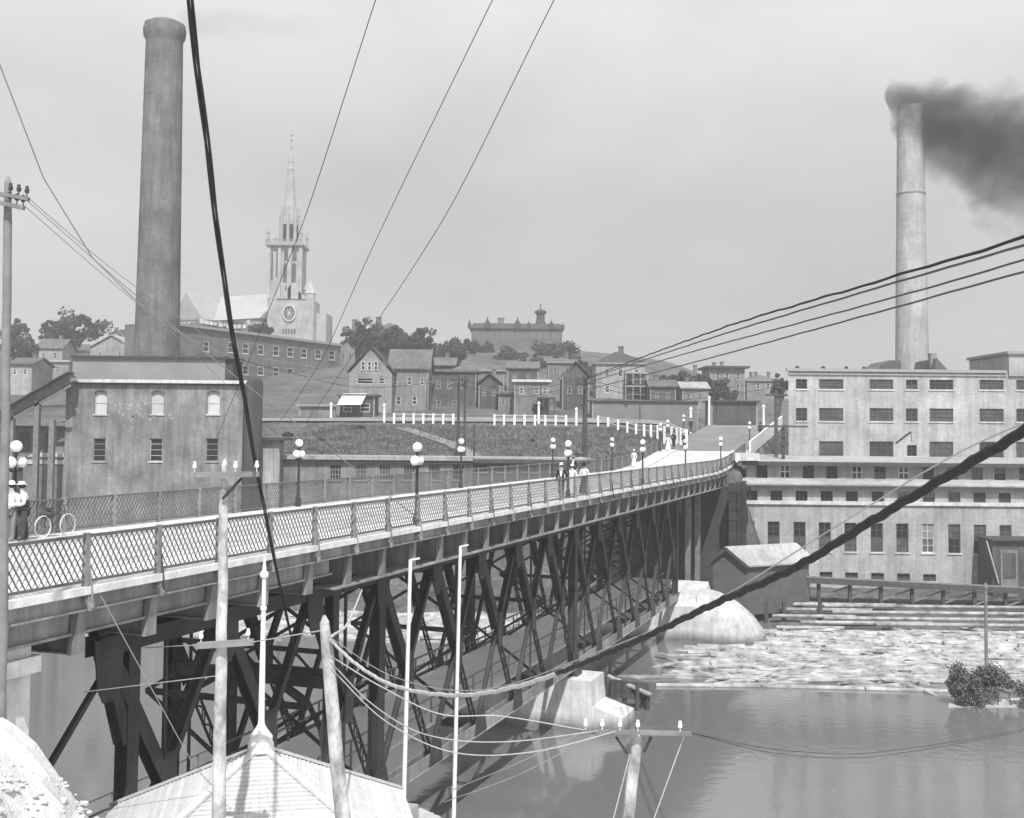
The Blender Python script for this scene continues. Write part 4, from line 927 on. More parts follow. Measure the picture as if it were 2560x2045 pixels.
# ------------------------------------------------------------------ pale houses of the left hill
LH = [('hill_house', 'pale house with broad roof under the round tree on the left hill', 260, 90, 155, 872, 905, 8, 'gable_side', 846),
      ('hill_house', 'pale gabled house left of the dark smokestack on the hill', 250, 225, 330, 870, 915, 9, 'gable_front', 838),
      ('hill_house', 'dim house with long roof beside the left utility pole', 200, 20, 78, 912, 990, 9, 'gable_side', 893),
      ('hill_house', 'pale flat house between conveyor and boiler house roof', 230, 80, 170, 905, 960, 8, 'flat', 900)]
for nme, lab, D, a0, a1, ye, yb, dp, rf, rdg in LH:
    wn = [(lerp(a0, a1, 0.2), ye+10, lerp(a0, a1, 0.2)+10, ye+25), (lerp(a0, a1, 0.65), ye+10, lerp(a0, a1, 0.65)+10, ye+25)]
    house(nme, lab, D, a0, a1, ye, yb, dp, rf, HOUSEL, ROOFL if rf != 'gable_side' else ROOFM, rdg, wn, pane=GLASSP, group='pale houses on the left hill')
hh = house('chimney_house', 'distant gable with a brick chimney just left of the smokestack', 280, 255, 322, 862, 890, 8, 'gable_front', HOUSEL, ROOFM, 826, [], group='pale houses on the left hill')[0]
chimney(hh, 306, 826, 283, 1.2, 3)
mans = house('mansion', 'shingled mansion roof with two chimneys rising among dark trees', 285, 925, 1010, 830, 875, 12, 'hip', HOUSED, ROOFM, 802, [(950, 838, 958, 852), (980, 838, 988, 852)])[0]
chimney(mans, 886, 800, 290, 1.2, 5); chimney(mans, 946, 794, 290, 1.3, 5)
# ------------------------------------------------------------------ the college with its cupola
cg_ = empty('college', (0, 338, 24), 'grand turreted college building with a flared cupola on the skyline', 'college')
D = 330; xl = at(1178, 860, D).x; xr = at(1405, 860, D).x; ze = at(1290, 822, D).z; zb = ground_z(0, D)-3
rects = []
for i in range(12):
    xx = 1188+i*17.6
    for (ya, yb) in ((828, 842), (862, 878)): rects.append(px_rect(D, xx, ya+i*0.2, xx+7, yb+i*0.2, xl))
CW = mat('college_brick', 0.13, 0.9, 0.2, 0.4)
facade(cg_, 'wall', (xl, D, 0), UX, xr-xl, zb, ze, rects, CW, 0.2)
for r in rects: window(cg_, (xl, D, 0), UX, r, pane=GLASSP, frame=TRIMG, cols=1, rows=2, bar=0.12, depth=0.1, sill=False)
q = MB()
for (a, b) in (((xr, D), (xr, D+16)), ((xr, D+16), (xl, D+16)), ((xl, D+16), (xl, D))): q.add([(*a, zb), (*b, zb), (*b, ze), (*a, ze)], [(0, 1, 2, 3)])
q.build('side_walls', CW, cg_)
zm = at(1290, 808, D).z
q = MB(); q.hexa([(xl-0.6, D-0.6, ze), (xr+0.6, D-0.6, ze), (xr+0.6, D+16.6, ze), (xl-0.6, D+16.6, ze), (xl+0.6, D+0.7, zm), (xr-0.6, D+0.7, zm), (xr-0.6, D+15, zm), (xl+0.6, D+15, zm)]); q.build('mansard_roof', ROOFD, cg_)
for xx, yy, wpx in ((1174, 801, 8), (1219, 797, 16), (1294, 797, 16), (1322, 803, 8), (1378, 803, 14), (1407, 812, 8)):
    c_ = at(xx, yy, D-0.2); wd_ = wpx*D/F; q = MB(); q.prism([(c_.x-wd_/2, ze), (c_.x+wd_/2, ze), (c_.x+wd_/2, zm-0.2), (c_.x+wd_*0.12, c_.z-0.3), (c_.x, c_.z+0.8), (c_.x-wd_*0.12, c_.z-0.3), (c_.x-wd_/2, zm-0.2)], 'y', D-0.75, D+0.9); q.build('gablet', ROOFD, cg_)
c_ = at(1252, 793, D); q = MB(); q.box(c_.x-0.95, c_.x+0.95, D+4, D+6, zm-0.5, c_.z); q.box(c_.x-1.1, c_.x+1.1, D+3.85, D+6.15, c_.z, c_.z+0.3); q.build('chimney', BRICK2, cg_)
c_ = at(1352, 808, D); s_ = D/F
q = MB(); q.lathe([(17*s_, zm-1-zm), (12*s_, 6*s_), (10.5*s_, 10*s_), (10.5*s_, 25*s_), (15*s_, 29*s_), (15.5*s_, 33*s_), (9*s_, 36.5*s_), (2*s_, 38*s_), (0.8*s_, 46*s_), (1.6*s_, 49*s_), (1.5*s_, 51*s_), (0.2*s_, 55*s_)], (c_.x, D+3, zm), 12); q.build('cupola', ROOFD, cg_, False)
# ------------------------------------------------------------------ the church
ch = empty('church', at(706, 850, 340), 'tall pale gothic church with a slender pinnacled spire and rose window', 'church')
D = 340; s_ = D/F; cx_ = at(712, 850, D).x
def X(px): return at(px, 700, D).x
def Z(row): return at(712, row, D).z
zg = ground_z(cx_, D)-2
# facade block under the tower, with rose window
q = MB(); q.box(X(670), X(781), D, D+14, zg, Z(747)); q.build('narthex', CHURCH, ch)
q = MB(); q.prism([(X(700), Z(747)), (X(770), Z(747)), (X(727), Z(712))], 'y', D-0.3, D+5); q.build('front_gable', CHURCH, ch)
rc = Vector((X(725), D, Z(783)))
q = MB(); rr_ = 15.5*s_
for k in range(24):
    a0, a1 = 2*math.pi*k/24, 2*math.pi*(k+1)/24
    q.bar(rc+Vector((math.cos(a0)*rr_, -0.25, math.sin(a0)*rr_*1.25)), rc+Vector((math.cos(a1)*rr_, -0.25, math.sin(a1)*rr_*1.25)), 0.4, 0.5, (0, 1, 0))
q.build('rose_surround', TRIM, ch)
q = MB(); q.prism([(rc.x+math.cos(2*math.pi*k/24)*rr_*0.95, rc.z+math.sin(2*math.pi*k/24)*rr_*1.19) for k in range(24)], 'y', D-0.12, D+0.1); rw = q.build('rose_window', GLASSP, ch)
q = MB()
for k in range(6): a0 = math.pi*k/6; v_ = Vector((math.cos(a0)*rr_*0.9, 0, math.sin(a0)*rr_*1.12)); q.bar(rc-v_+Vector((0, -0.18, 0)), rc+v_+Vector((0, -0.18, 0)), 0.14, 0.1)
q.build('tracery', TRIM, rw)
for k in range(5):
    x_ = X(lerp(711, 739, k/4)); q = MB(); q.box(x_-0.25, x_+0.25, D-0.1, D+0.05, Z(834), Z(822)); q.build('arcade_light', GLASSP, ch)
# tower
xt0, xt1 = X(668), X(754); tw = xt1-xt0; tcx = (xt0+xt1)/2; tcy = D+tw/2
q = MB(); q.box(xt0+0.5, xt1-0.5, D+0.4, D+tw-0.5, Z(747), Z(612)); twr = q.build('tower', CHURCH, ch)
for xb in (xt0+0.4, tcx-1.6, tcx+1.6, xt1-0.4):
    q = MB(); q.box(xb-0.5, xb+0.5, D-0.3, D+0.45, Z(747), Z(618)); q.prism([(xb-0.5, Z(618)), (xb+0.5, Z(618)), (xb, Z(605))], 'y', D-0.3, D+0.45); q.build('buttress', CHURCH, twr)
for (px0, px1, r0, r1) in ((677, 681, 628, 700), (689, 694, 628, 690), (709, 718, 625, 650), (730, 740, 625, 650), (707, 716, 655, 704), (728, 739, 655, 704), (712, 716, 714, 730), (730, 735, 714, 730)):
    a0, a1 = X(px0), X(px1); h0, h1_ = Z(r1), Z(r0); q = MB(); q.prism([(a0, h0), (a1, h0), (a1, h1_-0.6), ((a0+a1)/2, h1_), (a0, h1_-0.6)], 'y', D+0.2, D+0.45); q.build('lancet', GLASSP, twr)
q = MB(); q.box(X(663), X(756), D-0.9, D+tw+0.4, Z(614), Z(609)); q.build('gallery', TRIMG, twr)
q = MB()
for k in range(16): x_ = lerp(X(664), X(755), k/15); q.box(x_-0.09, x_+0.09, D-0.8, D-0.6, Z(609), Z(600))
q.box(X(664), X(755), D-0.82, D-0.58, Z(600), Z(599)); q.build('parapet', TRIMG, twr)
for xb, yb_ in ((X(668), D-0.2), (X(751), D-0.2), (X(668), D+tw-0.5), (X(751), D+tw-0.5)):
    q = MB(); q.lathe([(0.5, Z(609)), (0.5, Z(585)), (0.65, Z(583)), (0.05, Z(560))], (xb, yb_, 0), 8); q.build('pinnacle', CHURCH, twr)
# octagon lantern and spire
q = MB(); rl_ = 24*s_; q.lathe([(rl_*0.98, Z(609)), (rl_*0.95, Z(545)), (rl_*0.7, Z(540))], (tcx+0.3, tcy, 0), 8); lan = q.build('lantern', CHURCH, twr)
for k in range(8):
    a0 = 2*math.pi*(k+0.5)/8; p_ = Vector((tcx+0.3, tcy, 0))+Vector((math.cos(a0), math.sin(a0), 0))*(rl_*0.9); tdir = Vector((-math.sin(a0), math.cos(a0), 0))
    q = MB()
    q.hexa([p_+tdir*0.55*sx_+Vector((math.cos(a0), math.sin(a0), 0))*dd+Vector((0, 0, zz)) for zz in (Z(598), Z(556)) for sx_, dd in ((-1, -0.2), (1, -0.2), (1, 0.12), (-1, 0.12))]); q.build('belfry_opening', GLASSD, lan)
    q = MB(); a1 = 2*math.pi*k/8; c2 = Vector((tcx+0.3+math.cos(a1)*rl_*1.0, tcy+math.sin(a1)*rl_*1.0, 0)); q.lathe([(0.5, Z(609)), (0.42, Z(535)), (0.5, Z(533)), (0.04, Z(505))], (c2.x, c2.y, 0), 6); q.build('pinnacle', CHURCH, lan)
    q = MB(); q.hexa([p_+tdir*wd_*sx_+Vector((math.cos(a0), math.sin(a0), 0))*dd+Vector((0, 0, zz)) for zz, wd_ in ((Z(545), 0.9), (Z(505), 0.05)) for sx_, dd in ((-1, -0.6 if zz < Z(520) else -1.6), (1, -0.6 if zz < Z(520) else -1.6), (1, 0 if zz < Z(520) else -1.1), (-1, 0 if zz < Z(520) else -1.1))]); q.build('spire_gablet', CHURCH, lan)
q = MB(); q.lathe([(19*s_, Z(545)), (13*s_, Z(478)), (8*s_, Z(418)), (8.6*s_, Z(416)), (8.4*s_, Z(412)), (6.8*s_, Z(408)), (6.4*s_, Z(396)), (7*s_, Z(393)), (6*s_, Z(390)), (1.6*s_, Z(358)), (2.6*s_, Z(356)), (0.8*s_, Z(352)), (0.6*s_, Z(322)), (0.3*s_, Z(320))], (tcx+0.3, tcy, 0), 8); spr = q.build('spire', CHURCH, twr)
q = MB(); zz = Z(327); q.box(tcx+0.3-0.45, tcx+0.3+0.45, tcy-0.06, tcy+0.06, zz-0.12, zz+0.12); zz = Z(340); q.sphere((tcx+0.3, tcy, zz), 0.28, 8, 6); q.build('cross', IRON, spr)
# right turret, nave and transept
q = MB(); q.lathe([(1.6, zg), (1.6, Z(735)), (1.8, Z(733)), (0.05, Z(700))], (X(775), D+1, 0), 8); q.build('turret', CHURCH, ch)
q = MB(); q.lathe([(1.0, zg), (1.0, Z(725)), (1.2, Z(722)), (0.05, Z(695))], (X(764), D+3, 0), 8); q.build('turret', CHURCH, ch)
q = MB(); q.box(X(781), X(812), D+4, D+16, zg, Z(778)); q.build('chapel', CHURCH, ch)
q = MB(); na = Vector((X(690), D+10, 0)); ndir = Vector((-0.87, 0.5, 0)).normalized(); nl = 44.0; nw = 10.0; wdv = Vector((-ndir.y, ndir.x, 0))
P_ = lambda u, v, z: na+ndir*u+wdv*v+Vector((0, 0, z))
ze_, zr_ = Z(795), Z(722)
q.hexa([P_(0, -nw, zg), P_(nl, -nw, zg), P_(nl, nw, zg), P_(0, nw, zg), P_(0, -nw, ze_), P_(nl, -nw, ze_), P_(nl, nw, ze_), P_(0, nw, ze_)]); q.build('nave', CHURCH, ch)
q = MB(); q.add([P_(-0.5, -nw-0.6, ze_), P_(nl, -nw-0.6, ze_), P_(nl, nw+0.6, ze_), P_(-0.5, nw+0.6, ze_), P_(-0.5, 0, zr_), P_(nl, 0, zr_)], [(0, 1, 5, 4), (2, 3, 4, 5), (1, 2, 5), (3, 0, 4), (3, 2, 1, 0)]); q.build('nave_roof', CHROOF, ch)
for k in range(6):
    q = MB(); c_ = P_(4+k*6, 0, 0); sd2 = -1 if (wdv.y > 0) else 1
    b0 = P_(4+k*6, sd2*(nw+0.5), 0); q.box(b0.x-0.6, b0.x+0.6, b0.y-0.6, b0.y+0.6, zg, ze_-0.5); q.build('nave_buttress', CHURCH, ch)
    q = MB(); b1 = P_(7+k*6, sd2*(nw+0.03), 0); q.box(b1.x-0.7, b1.x+0.7, b1.y-0.5, b1.y+0.5, Z(830), Z(806)); q.build('nave_window', GLASSP, ch)
q = MB(); tc_ = P_(26, 0, 0); sd2 = -1 if (wdv.y > 0) else 1
T_ = lambda u, v, z: tc_+ndir*u+wdv*(sd2*v)+Vector((0, 0, z))
q.add([T_(-7, 0, zg), T_(7, 0, zg), T_(7, 15, zg), T_(-7, 15, zg), T_(-7, 0, ze_), T_(7, 0, ze_), T_(7, 15, ze_), T_(-7, 15, ze_)], [(0, 1, 5, 4), (1, 2, 6, 5), (2, 3, 7, 6), (3, 0, 4, 7)]); q.build('transept', CHURCH, ch)
q = MB(); q.add([T_(-7.4, 0, ze_), T_(7.4, 0, ze_), T_(7.4, 15.3, ze_), T_(-7.4, 15.3, ze_), T_(0, 0, zr_-0.2), T_(0, 15.3, zr_-0.2)], [(0, 3, 5, 4), (1, 2, 5, 4), (3, 2, 5), (0, 1, 4), (0, 1, 2, 3)]); q.build('transept_roof', CHROOF, ch)
# ------------------------------------------------------------------ trees
def tree(px, row_top, row_bot, wpx, D, label, seed, n=3200, leaf=None, group='trees on the hill', lean=0):
    rr = random.Random(seed); T = at(px, row_top, D); Bm = at(px, row_bot, D); wd_ = wpx*D/F/2
    zb = min(ground_z(T.x, D), Bm.z); e = empty('tree', (T.x, D, zb), label, 'tree', group)
    H = T.z-zb; cz0 = Bm.z; ch_ = T.z-cz0
    q = MB(); q.tube([(T.x, D, zb-0.4), (T.x+rr.uniform(-.3, .3), D, zb+H*0.3), (T.x+rr.uniform(-.5, .5), D+rr.uniform(-.4, .4), zb+H*0.62), (T.x, D, zb+H*0.85)], [H*0.035, H*0.027, H*0.018, H*0.006], 8)
    for k in range(7):
        a0 = rr.uniform(0, 6.28); z0 = zb+H*rr.uniform(0.3, 0.6); q.tube([(T.x, D, z0), (T.x+math.cos(a0)*wd_*0.4, D+math.sin(a0)*wd_*0.4, z0+H*0.14), (T.x+math.cos(a0)*wd_*0.8, D+math.sin(a0)*wd_*0.8, z0+H*0.25)], [H*0.012, H*0.008, H*0.003], 5)
    q.build('trunk', BARK, e)
    clumps = []
    for k in range(34):
        a0 = rr.uniform(0, 6.28); ph = rr.uniform(-1, 1); ra = rr.uniform(0.35, 1.02); c0 = math.sqrt(1-ph*ph)
        clumps.append((T.x+math.cos(a0)*c0*ra*wd_, D+math.sin(a0)*c0*ra*wd_, cz0+ch_*(0.5+0.5*ph*ra), rr.uniform(0.10, 0.30)*wd_))
    lf = leaf or 0.16+0.03*wd_; q = MB()
    for k in range(n):
        c_ = clumps[rr.randrange(len(clumps))]; v = Vector((rr.gauss(0, 1), rr.gauss(0, 1), rr.gauss(0, 0.8))); v = v.normalized()*c_[3]*rr.uniform(0.45, 1.1)**0.6
        p_ = Vector(c_[:3])+v; n_ = Vector((rr.uniform(-1, 1), rr.uniform(-1, 1), rr.uniform(-.3, 1))).normalized(); a_ = n_.orthogonal().normalized(); b_ = n_.cross(a_); s = lf*rr.uniform(0.6, 1.5)
        q.add([p_-a_*s, p_-b_*s*0.6, p_+a_*s, p_+b_*s*0.6], [(0, 1, 2, 3)])
    org = ORG[e.name]; me = bpy.data.meshes.new('crown'); me.from_pydata([tuple(Vector(p)-org) for p in q.v], [], q.f); me.materials.append(LEAF)
    o = bpy.data.objects.new('crown', me); col.objects.link(o); o.parent = e; ORG[o.name] = org
    return e
TREES = [(30, 800, 880, 90, 300, 'dim tree behind the utility pole at the left edge'), (190, 782, 860, 150, 290, 'broad round hazy tree on the left hill'), (130, 800, 862, 60, 292, 'small tree leaning left of the broad round one on the left hill'),
         (520, 812, 842, 90, 300, 'low treetop over the left end of the tenement roof'), (600, 806, 842, 100, 305, 'treetop behind the hanging washing'), (660, 812, 842, 60, 310, 'treetop at the foot of the church tower'),
         (890, 808, 880, 80, 270, 'dark tree at the right end of the tenement'), (975, 812, 880, 90, 275, 'dark tree in front of the mansion roof'), (1062, 818, 890, 70, 272, 'pointed dark tree right of the mansion'),
         (1030, 840, 890, 70, 268, 'lower bushy tree right of the mansion'), (1150, 846, 890, 90, 300, 'tree at the left foot of the college'), (1215, 858, 895, 50, 310, 'small bush tree in front of the college wall'), (1385, 856, 905, 130, 300, 'spreading tree hiding the right foot of the college'),
         (1420, 880, 920, 70, 290, 'smaller tree below the spreading college tree'), (1690, 930, 1000, 130, 215, 'wide dark tree between hipped house and flat-roofed house'), (1740, 935, 1000, 90, 218, 'dark tree left of the flat-roofed house'), (1640, 945, 1000, 90, 212, 'dark tree right of the hipped house'), (1950, 935, 1000, 50, 200, 'slim tree at the corner of the mill'), (1330, 890, 930, 80, 260, 'grey tree above the corner store'), (1090, 880, 925, 60, 250, 'tree behind the dim row house'),
         (925, 802, 890, 120, 278, 'big dark tree under the mansion chimneys'), (1010, 820, 900, 120, 282, 'big dark tree filling the gap right of the mansion'), (1120, 862, 915, 90, 262, 'bushy tree on the slope under the college left corner'),
         (1270, 872, 915, 90, 285, 'low tree before the middle of the college'), (1460, 905, 950, 70, 240, 'tree behind the steep gabled house'), (1580, 945, 1005, 110, 208, 'broad dark tree in front of the hipped house porch'), (1800, 950, 1005, 80, 222, 'dark tree in front of the flat-roofed house'), (60, 850, 905, 90, 250, 'pale tree among the left hill houses'), (1345, 1005, 1040, 26, 158, 'small dark round shrub by the corner store')]
for i, tr_ in enumerate(TREES): tree(*tr_, seed=40+i)
# island bush on the right and its strip of stones
isl = at(2470, 1762, 70)
ib = empty('islet_bush', (isl.x, 70.5, WZ), 'leafy bush growing on the small islet at the right edge of the river', 'bush')
rr = random.Random(9); q = MB(); cl = []
for k in range(22): cl.append((at(rr.uniform(2375, 2600), 1720, 71).x, 70.5+rr.uniform(-0.8, 1.2), WZ+0.2+abs(rr.gauss(0.85, 0.55)), rr.uniform(0.3, 0.7)))
for k in range(11000):
    c_ = rr.choice(cl); v = Vector((rr.gauss(0, 1), rr.gauss(0, 1), rr.gauss(0, 0.8))).normalized()*c_[3]*rr.uniform(0.3, 1.1); p_ = Vector(c_[:3])+v
    if p_.z < WZ+0.1: continue
    n_ = Vector((rr.uniform(-1, 1), rr.uniform(-1, 1), rr.uniform(0, 1))).normalized(); a_ = n_.orthogonal().normalized(); b_ = n_.cross(a_); s = rr.uniform(0.05, 0.12); q.add([p_-a_*s, p_-b_*s*0.6, p_+a_*s, p_+b_*s*0.6], [(0, 1, 2, 3)])
org = ORG[ib.name]; me = bpy.data.meshes.new('crown'); me.from_pydata([tuple(Vector(p)-org) for p in q.v], [], q.f); me.materials.append(mat('willow_leaf', 0.13, 0.8, 0.4, 1.5)); o = bpy.data.objects.new('crown', me); col.objects.link(o); o.parent = ib
for k in range(6): q = MB(); a0 = at(2390+k*35, 1760, 70.5); q.tube([(a0.x, 70.5, WZ-0.1), (a0.x+rr.uniform(-.3, .3), 70.6, WZ+0.5), (a0.x+rr.uniform(-.4, .4), 70.6, WZ+1.1)], [0.05, 0.035, 0.01], 5); q.build('stem', BARK, ib)
ist = MB(); n = 20
ring = [(at(2365, 1765, 70.3).x+ (k/(n/2))*9 if k <= n/2 else at(2365, 1765, 70.3).x+(2-k/(n/2))*9, 69.9+0.2*rr.random() if k <= n/2 else 72.2+0.3*rr.random()) for k in range(n)]
ist.prism(ring, 'z', WZ-0.3, WZ+0.05); tag(ist.build('islet', mat('pale_shore', 0.45, 0.9, 0.3, 2, 0.5, 6)), kind='structure')
# ------------------------------------------------------------------ hut, trestle, boom timbers
ht_ = empty('shore_hut', at(1830, 1480, 101), 'dark boarded hut with a pale gable roof on the far shore', 'hut')
D = 99; a_ = at(1782, 1480, D); b_ = at(1862, 1480, D); ze = at(1820, 1405, D).z; zr = at(1820, 1368, D).z; zb = -12.2
ln_ = 11.0; dv = Vector((0.80, 0.42, 0))                      # the hut runs back to the right
p0 = Vector((a_.x, D, 0)); p1 = Vector((b_.x, D-0.9, 0)); dv = Vector((1.0, 0.55, 0)).normalized()*7.2
C4 = [p0, p1, p1+dv, p0+dv]
q = MB(); q.hexa([p_+Vector((0, 0, zb)) for p_ in C4]+[p_+Vector((0, 0, ze)) for p_ in C4]); 
mid0 = (p0+p1)/2; mid1 = mid0+dv
q.add([p0+Vector((0, 0, ze)), p1+Vector((0, 0, ze)), mid0+Vector((0, 0, zr-0.1))], [(0, 1, 2)]); q.add([p0+dv+Vector((0, 0, ze)), p1+dv+Vector((0, 0, ze)), mid1+Vector((0, 0, zr-0.1))], [(2, 1, 0)])
q.build('wall', mat('hut_boards', 0.1, 0.9, 0.2, 1.5), ht_)
for nm, ea, eb in (('roof', p1, p0), ('roof', p0, p1)):
    ov = (ea-eb).normalized()*0.5; ed = dv.normalized()*0.5; q = MB()
    lo0 = ea+ov-ed+Vector((0, 0, ze-0.3)); lo1 = ea+ov+dv+ed+Vector((0, 0, ze-0.3)); hi0 = mid0-ed+Vector((0, 0, zr)); hi1 = mid1+ed+Vector((0, 0, zr)); th = Vector((0, 0, 0.14))
    q.hexa([lo0, lo1, hi1, hi0, lo0+th, lo1+th, hi1+th, hi0+th]); q.build(nm, ROOFL, ht_)
q = MB()
for ea in (p0, p1): q.bar(ea+(ea-mid0).normalized()*0.5-dv.normalized()*0.52+Vector((0, 0, ze-0.33)), mid0-dv.normalized()*0.52+Vector((0, 0, zr-0.03)), 0.12, 0.26)
q.build('bargeboard', ROOFD, ht_)
lt_ = empty('lean_to', at(2010, 1480, 103), 'low dark lean-to with curved pale roof right of the shore hut', 'shed')
a_ = at(1955, 1440, 103); b_ = at(2040, 1440, 103)
q = MB(); q.box(a_.x-1.5, b_.x-0.8, 102.2, 105, -12, at(1990, 1432, 103).z); q.build('wall', mat('hut_boards', 0.1), lt_)
q = MB(); q.hexa([(a_.x-1.8, 101.6, at(1960, 1446, 103).z), (b_.x, 101.6, at(2040, 1452, 103).z), (b_.x, 105.4, at(2040, 1446, 103).z), (a_.x-1.8, 105.4, at(1960, 1428, 103).z)]+[(a_.x-1.8, 101.6, at(1960, 1443, 103).z), (b_.x, 101.6, at(2040, 1448, 103).z), (b_.x, 105.4, at(2040, 1442, 103).z), (a_.x-1.8, 105.4, at(1960, 1423, 103).z)]); q.build('roof', ROOFL, lt_)
ts = empty('log_trestle', at(2300, 1500, 102), 'long dark timber trestle carrying a log haul in front of the mill', 'trestle')
A = at(2000, 1449, 102); B = at(2700, 1484, 102)
q = MB(); q.bar(A, B, 1.2, 0.45); q.build('deck_beam', WOODD, ts)
q = MB(); q.bar(A+Vector((0, -0.5, 0.35)), B+Vector((0, -0.5, 0.35)), 0.15, 0.12); q.build('top_plank', WOODG, ts)
for k in range(9):
    p_ = A.lerp(B, (k+0.6)/9); q = MB(); q.box(p_.x-0.14, p_.x+0.14, p_.y-0.15, p_.y+0.15, -13.4, p_.z-0.23); q.build('trestle_post', WOODD, ts)
    if k < 8:
        p2_ = A.lerp(B, (k+1.6)/9); q = MB(); q.bar(p_+Vector((0, 0, -1.5)), p2_+Vector((0, 0, -0.35)), 0.08, 0.16); q.build('brace', WOODG, ts)
ORD = ['first', 'second', 'third', 'fourth', 'fifth', 'sixth', 'seventh', 'eighth', 'ninth and lowest']
rr = random.Random(12)
lgm = MB(); lgm.tube([(-0.5, 0, 0), (0.5, 0, 0)], [0.5, 0.44], 8); lgo = lgm.build('boom_timber', LOGM, None, True)
first_b = True
for k, (row, xa, xb) in enumerate([(1509, 1960, 2240), (1515, 2060, 2700), (1522, 1950, 2180), (1531, 2080, 2720), (1538, 1930, 2140), (1546, 2060, 2700), (1555, 2000, 2330), (1561, 2190, 2760), (1567, 1940, 2110)]):
    D = lerp(100.8, 96.6, (row-1509)/58); a_ = at(xa, row, D); b_ = at(xb, row+5, D); c_ = (a_+b_)/2
    o = lgo if first_b else lgo.copy()
    if not first_b: col.objects.link(o)
    first_b = False
    o.location = c_; o.scale = ((b_-a_).length, 0.34, 0.34); o.rotation_euler = (0, 0, math.atan2(b_.y-a_.y, b_.x-a_.x))
    tag(o, ORD[k]+' boom timber down from the trestle on the far shore', 'timber', 'boom timbers on the far shore')
bx_ = MB()
for k in range(5):
    bx_.box(*(at(1905+k*3, 1560, 100).x+d0 for d0 in (0, 5.2)), 99.4+k*0.6, 99.8+k*0.6, WZ+0.1+k*0.32, WZ+0.38+k*0.32)
cr = empty('timber_crib', at(1930, 1570, 99.5), 'small dark timber crib standing between white abutment and boom timbers', 'crib'); bx_.build('crib_logs', WOODG, cr)
q = MB(); 
for xx in (1915, 1960, 2050): a_ = at(xx, 1570, 99.2); q.box(a_.x-0.16, a_.x+0.16, 99, 99.3, WZ-0.5, WZ+2.1)
q.build('crib_post', WOODD, cr)
# shed with a door at the right edge
ds = empty('door_shed', at(2520, 1460, 104.5), 'small dark shed with a glazed door at the right edge by the mill', 'shed')
a_ = at(2482, 1460, 104.5); b_ = at(2640, 1460, 104.5); zt = at(2520, 1352, 104.5).z
q = MB(); q.box(a_.x, b_.x, 104.5, 107.7, -11.6, zt); q.build('wall', HOUSED, ds)
q = MB(); q.box(a_.x-0.25, b_.x, 104.1, 107.75, zt, zt+0.15); q.build('roof', ROOFD, ds)
q = MB(); c_ = at(2520, 1400, 104.45); q.box(c_.x-0.7, c_.x+0.9, 104.42, 104.49, -11.3, at(2520, 1375, 104.5).z); dr = q.build('door', WOODG, ds)
q = MB(); q.box(c_.x-0.5, c_.x+0.7, 104.38, 104.415, -9.6, at(2520, 1382, 104.5).z); q.build('glazing', GLASSP, dr)
q = MB(); q.bar(at(2466, 1352, 104.3), at(2496, 1458, 104.2), 0.35, 0.06); q.build('leaning_plank', TRIM, ds)
# ------------------------------------------------------------------ floating logs
def edge_y(x): return interp([(-70, 92), (-34, 91), (-14, 93), (2, 88), (7, 77.5), (22, 75.6), (30, 76.5), (60, 75)], x)
def log_free(x, y):
    l = blocal((x, y, 0))
    if abs(l.x-50) < 3 and -8 < l.y < 6: return True
    if 76 < l.x < 84 and -11 < l.y < 6: return True
    if -5.5 < l.y < 10.6 and l.x < 84: return True
    return False
spots = []; rr = random.Random(21)
while len(spots) < 3000:
    x = rr.uniform(-62, 62); ye = edge_y(x)+0.7*math.sin(x*0.7)+0.5*math.sin(x*2.3)+rr.uniform(-0.4, 0.4); yv = ye+((96.2 if x > 14 else 103)-ye)*rr.random()**1.05
    if log_free(x, yv): continue
    spots.append((x, yv, rr.uniform(1.2, 5.6), rr.uniform(0.07, 0.23), rr.gauss(0.05, 0.3) if rr.random() < 0.72 else rr.uniform(-1.4, 1.4), rr.uniform(-0.06, 0.16)))
def seen(s_): 
    px = 1280+s_[0]/s_[1]*F; return 1640 < px < 2560
big = sorted([s_ for s_ in spots if seen(s_)], key=lambda s_: s_[1])[:300]; bs = set(id(s_) for s_ in big)
lgm = MB(); lgm.tube([(-0.5, 0, 0), (0, 0.0, 0.1), (0.5, 0, 0)], [1.0, 0.95, 0.85], 7); lgs = lgm.build('floating_log', LOGM, None, True)
for i, s_ in enumerate(big):
    o = lgs if i == 0 else lgs.copy()
    if i: col.objects.link(o)
    o.location = (s_[0], s_[1], WZ+s_[5]); o.scale = (s_[2], s_[3], s_[3]); o.rotation_euler = (rr.uniform(0, 6), rr.gauss(0, 0.02), s_[4])
    tag(o, 'peeled pulpwood log afloat in the front part of the crowded jam', 'log', 'floating pulpwood logs at the front of the jam')
q = MB()
for s_ in spots:
    if id(s_) in bs: continue
    dv_ = Vector((math.cos(s_[4]), math.sin(s_[4]), rr.gauss(0, 0.02)))*s_[2]/2; c_ = Vector((s_[0], s_[1], WZ+s_[5])); q.tube([c_-dv_, c_+dv_], [s_[3], s_[3]*0.85], 6)
tag(q.build('log_jam', LOGM, None, True, kind='stuff'), 'dense raft of floating pulpwood logs covering the far water', 'logs')
# floating boom walk along the far side of the bridge
fw = empty('boom_walk', BW(45, 9.6, WZ), 'floating plank walk with handrail running along the far side of the bridge', 'walkway', rz=BRZ)
q = MB(); q.box(-24, 33, -0.7, 0.7, 0.12, 0.3); q.build('deck', WOODG, fw)
for yy in (-0.62, 0.62):
    q = MB(); q.box(-24, 33, yy-0.03, yy+0.03, 1.2, 1.28); q.build('handrail', WOODG, fw)
for k in range(20):
    for yy in (-0.62, 0.62): q = MB(); q.box(-24+k*3-0.04, -24+k*3+0.04, yy-0.04, yy+0.04, 0.3, 1.2); q.build('rail_post', WOODG, fw)
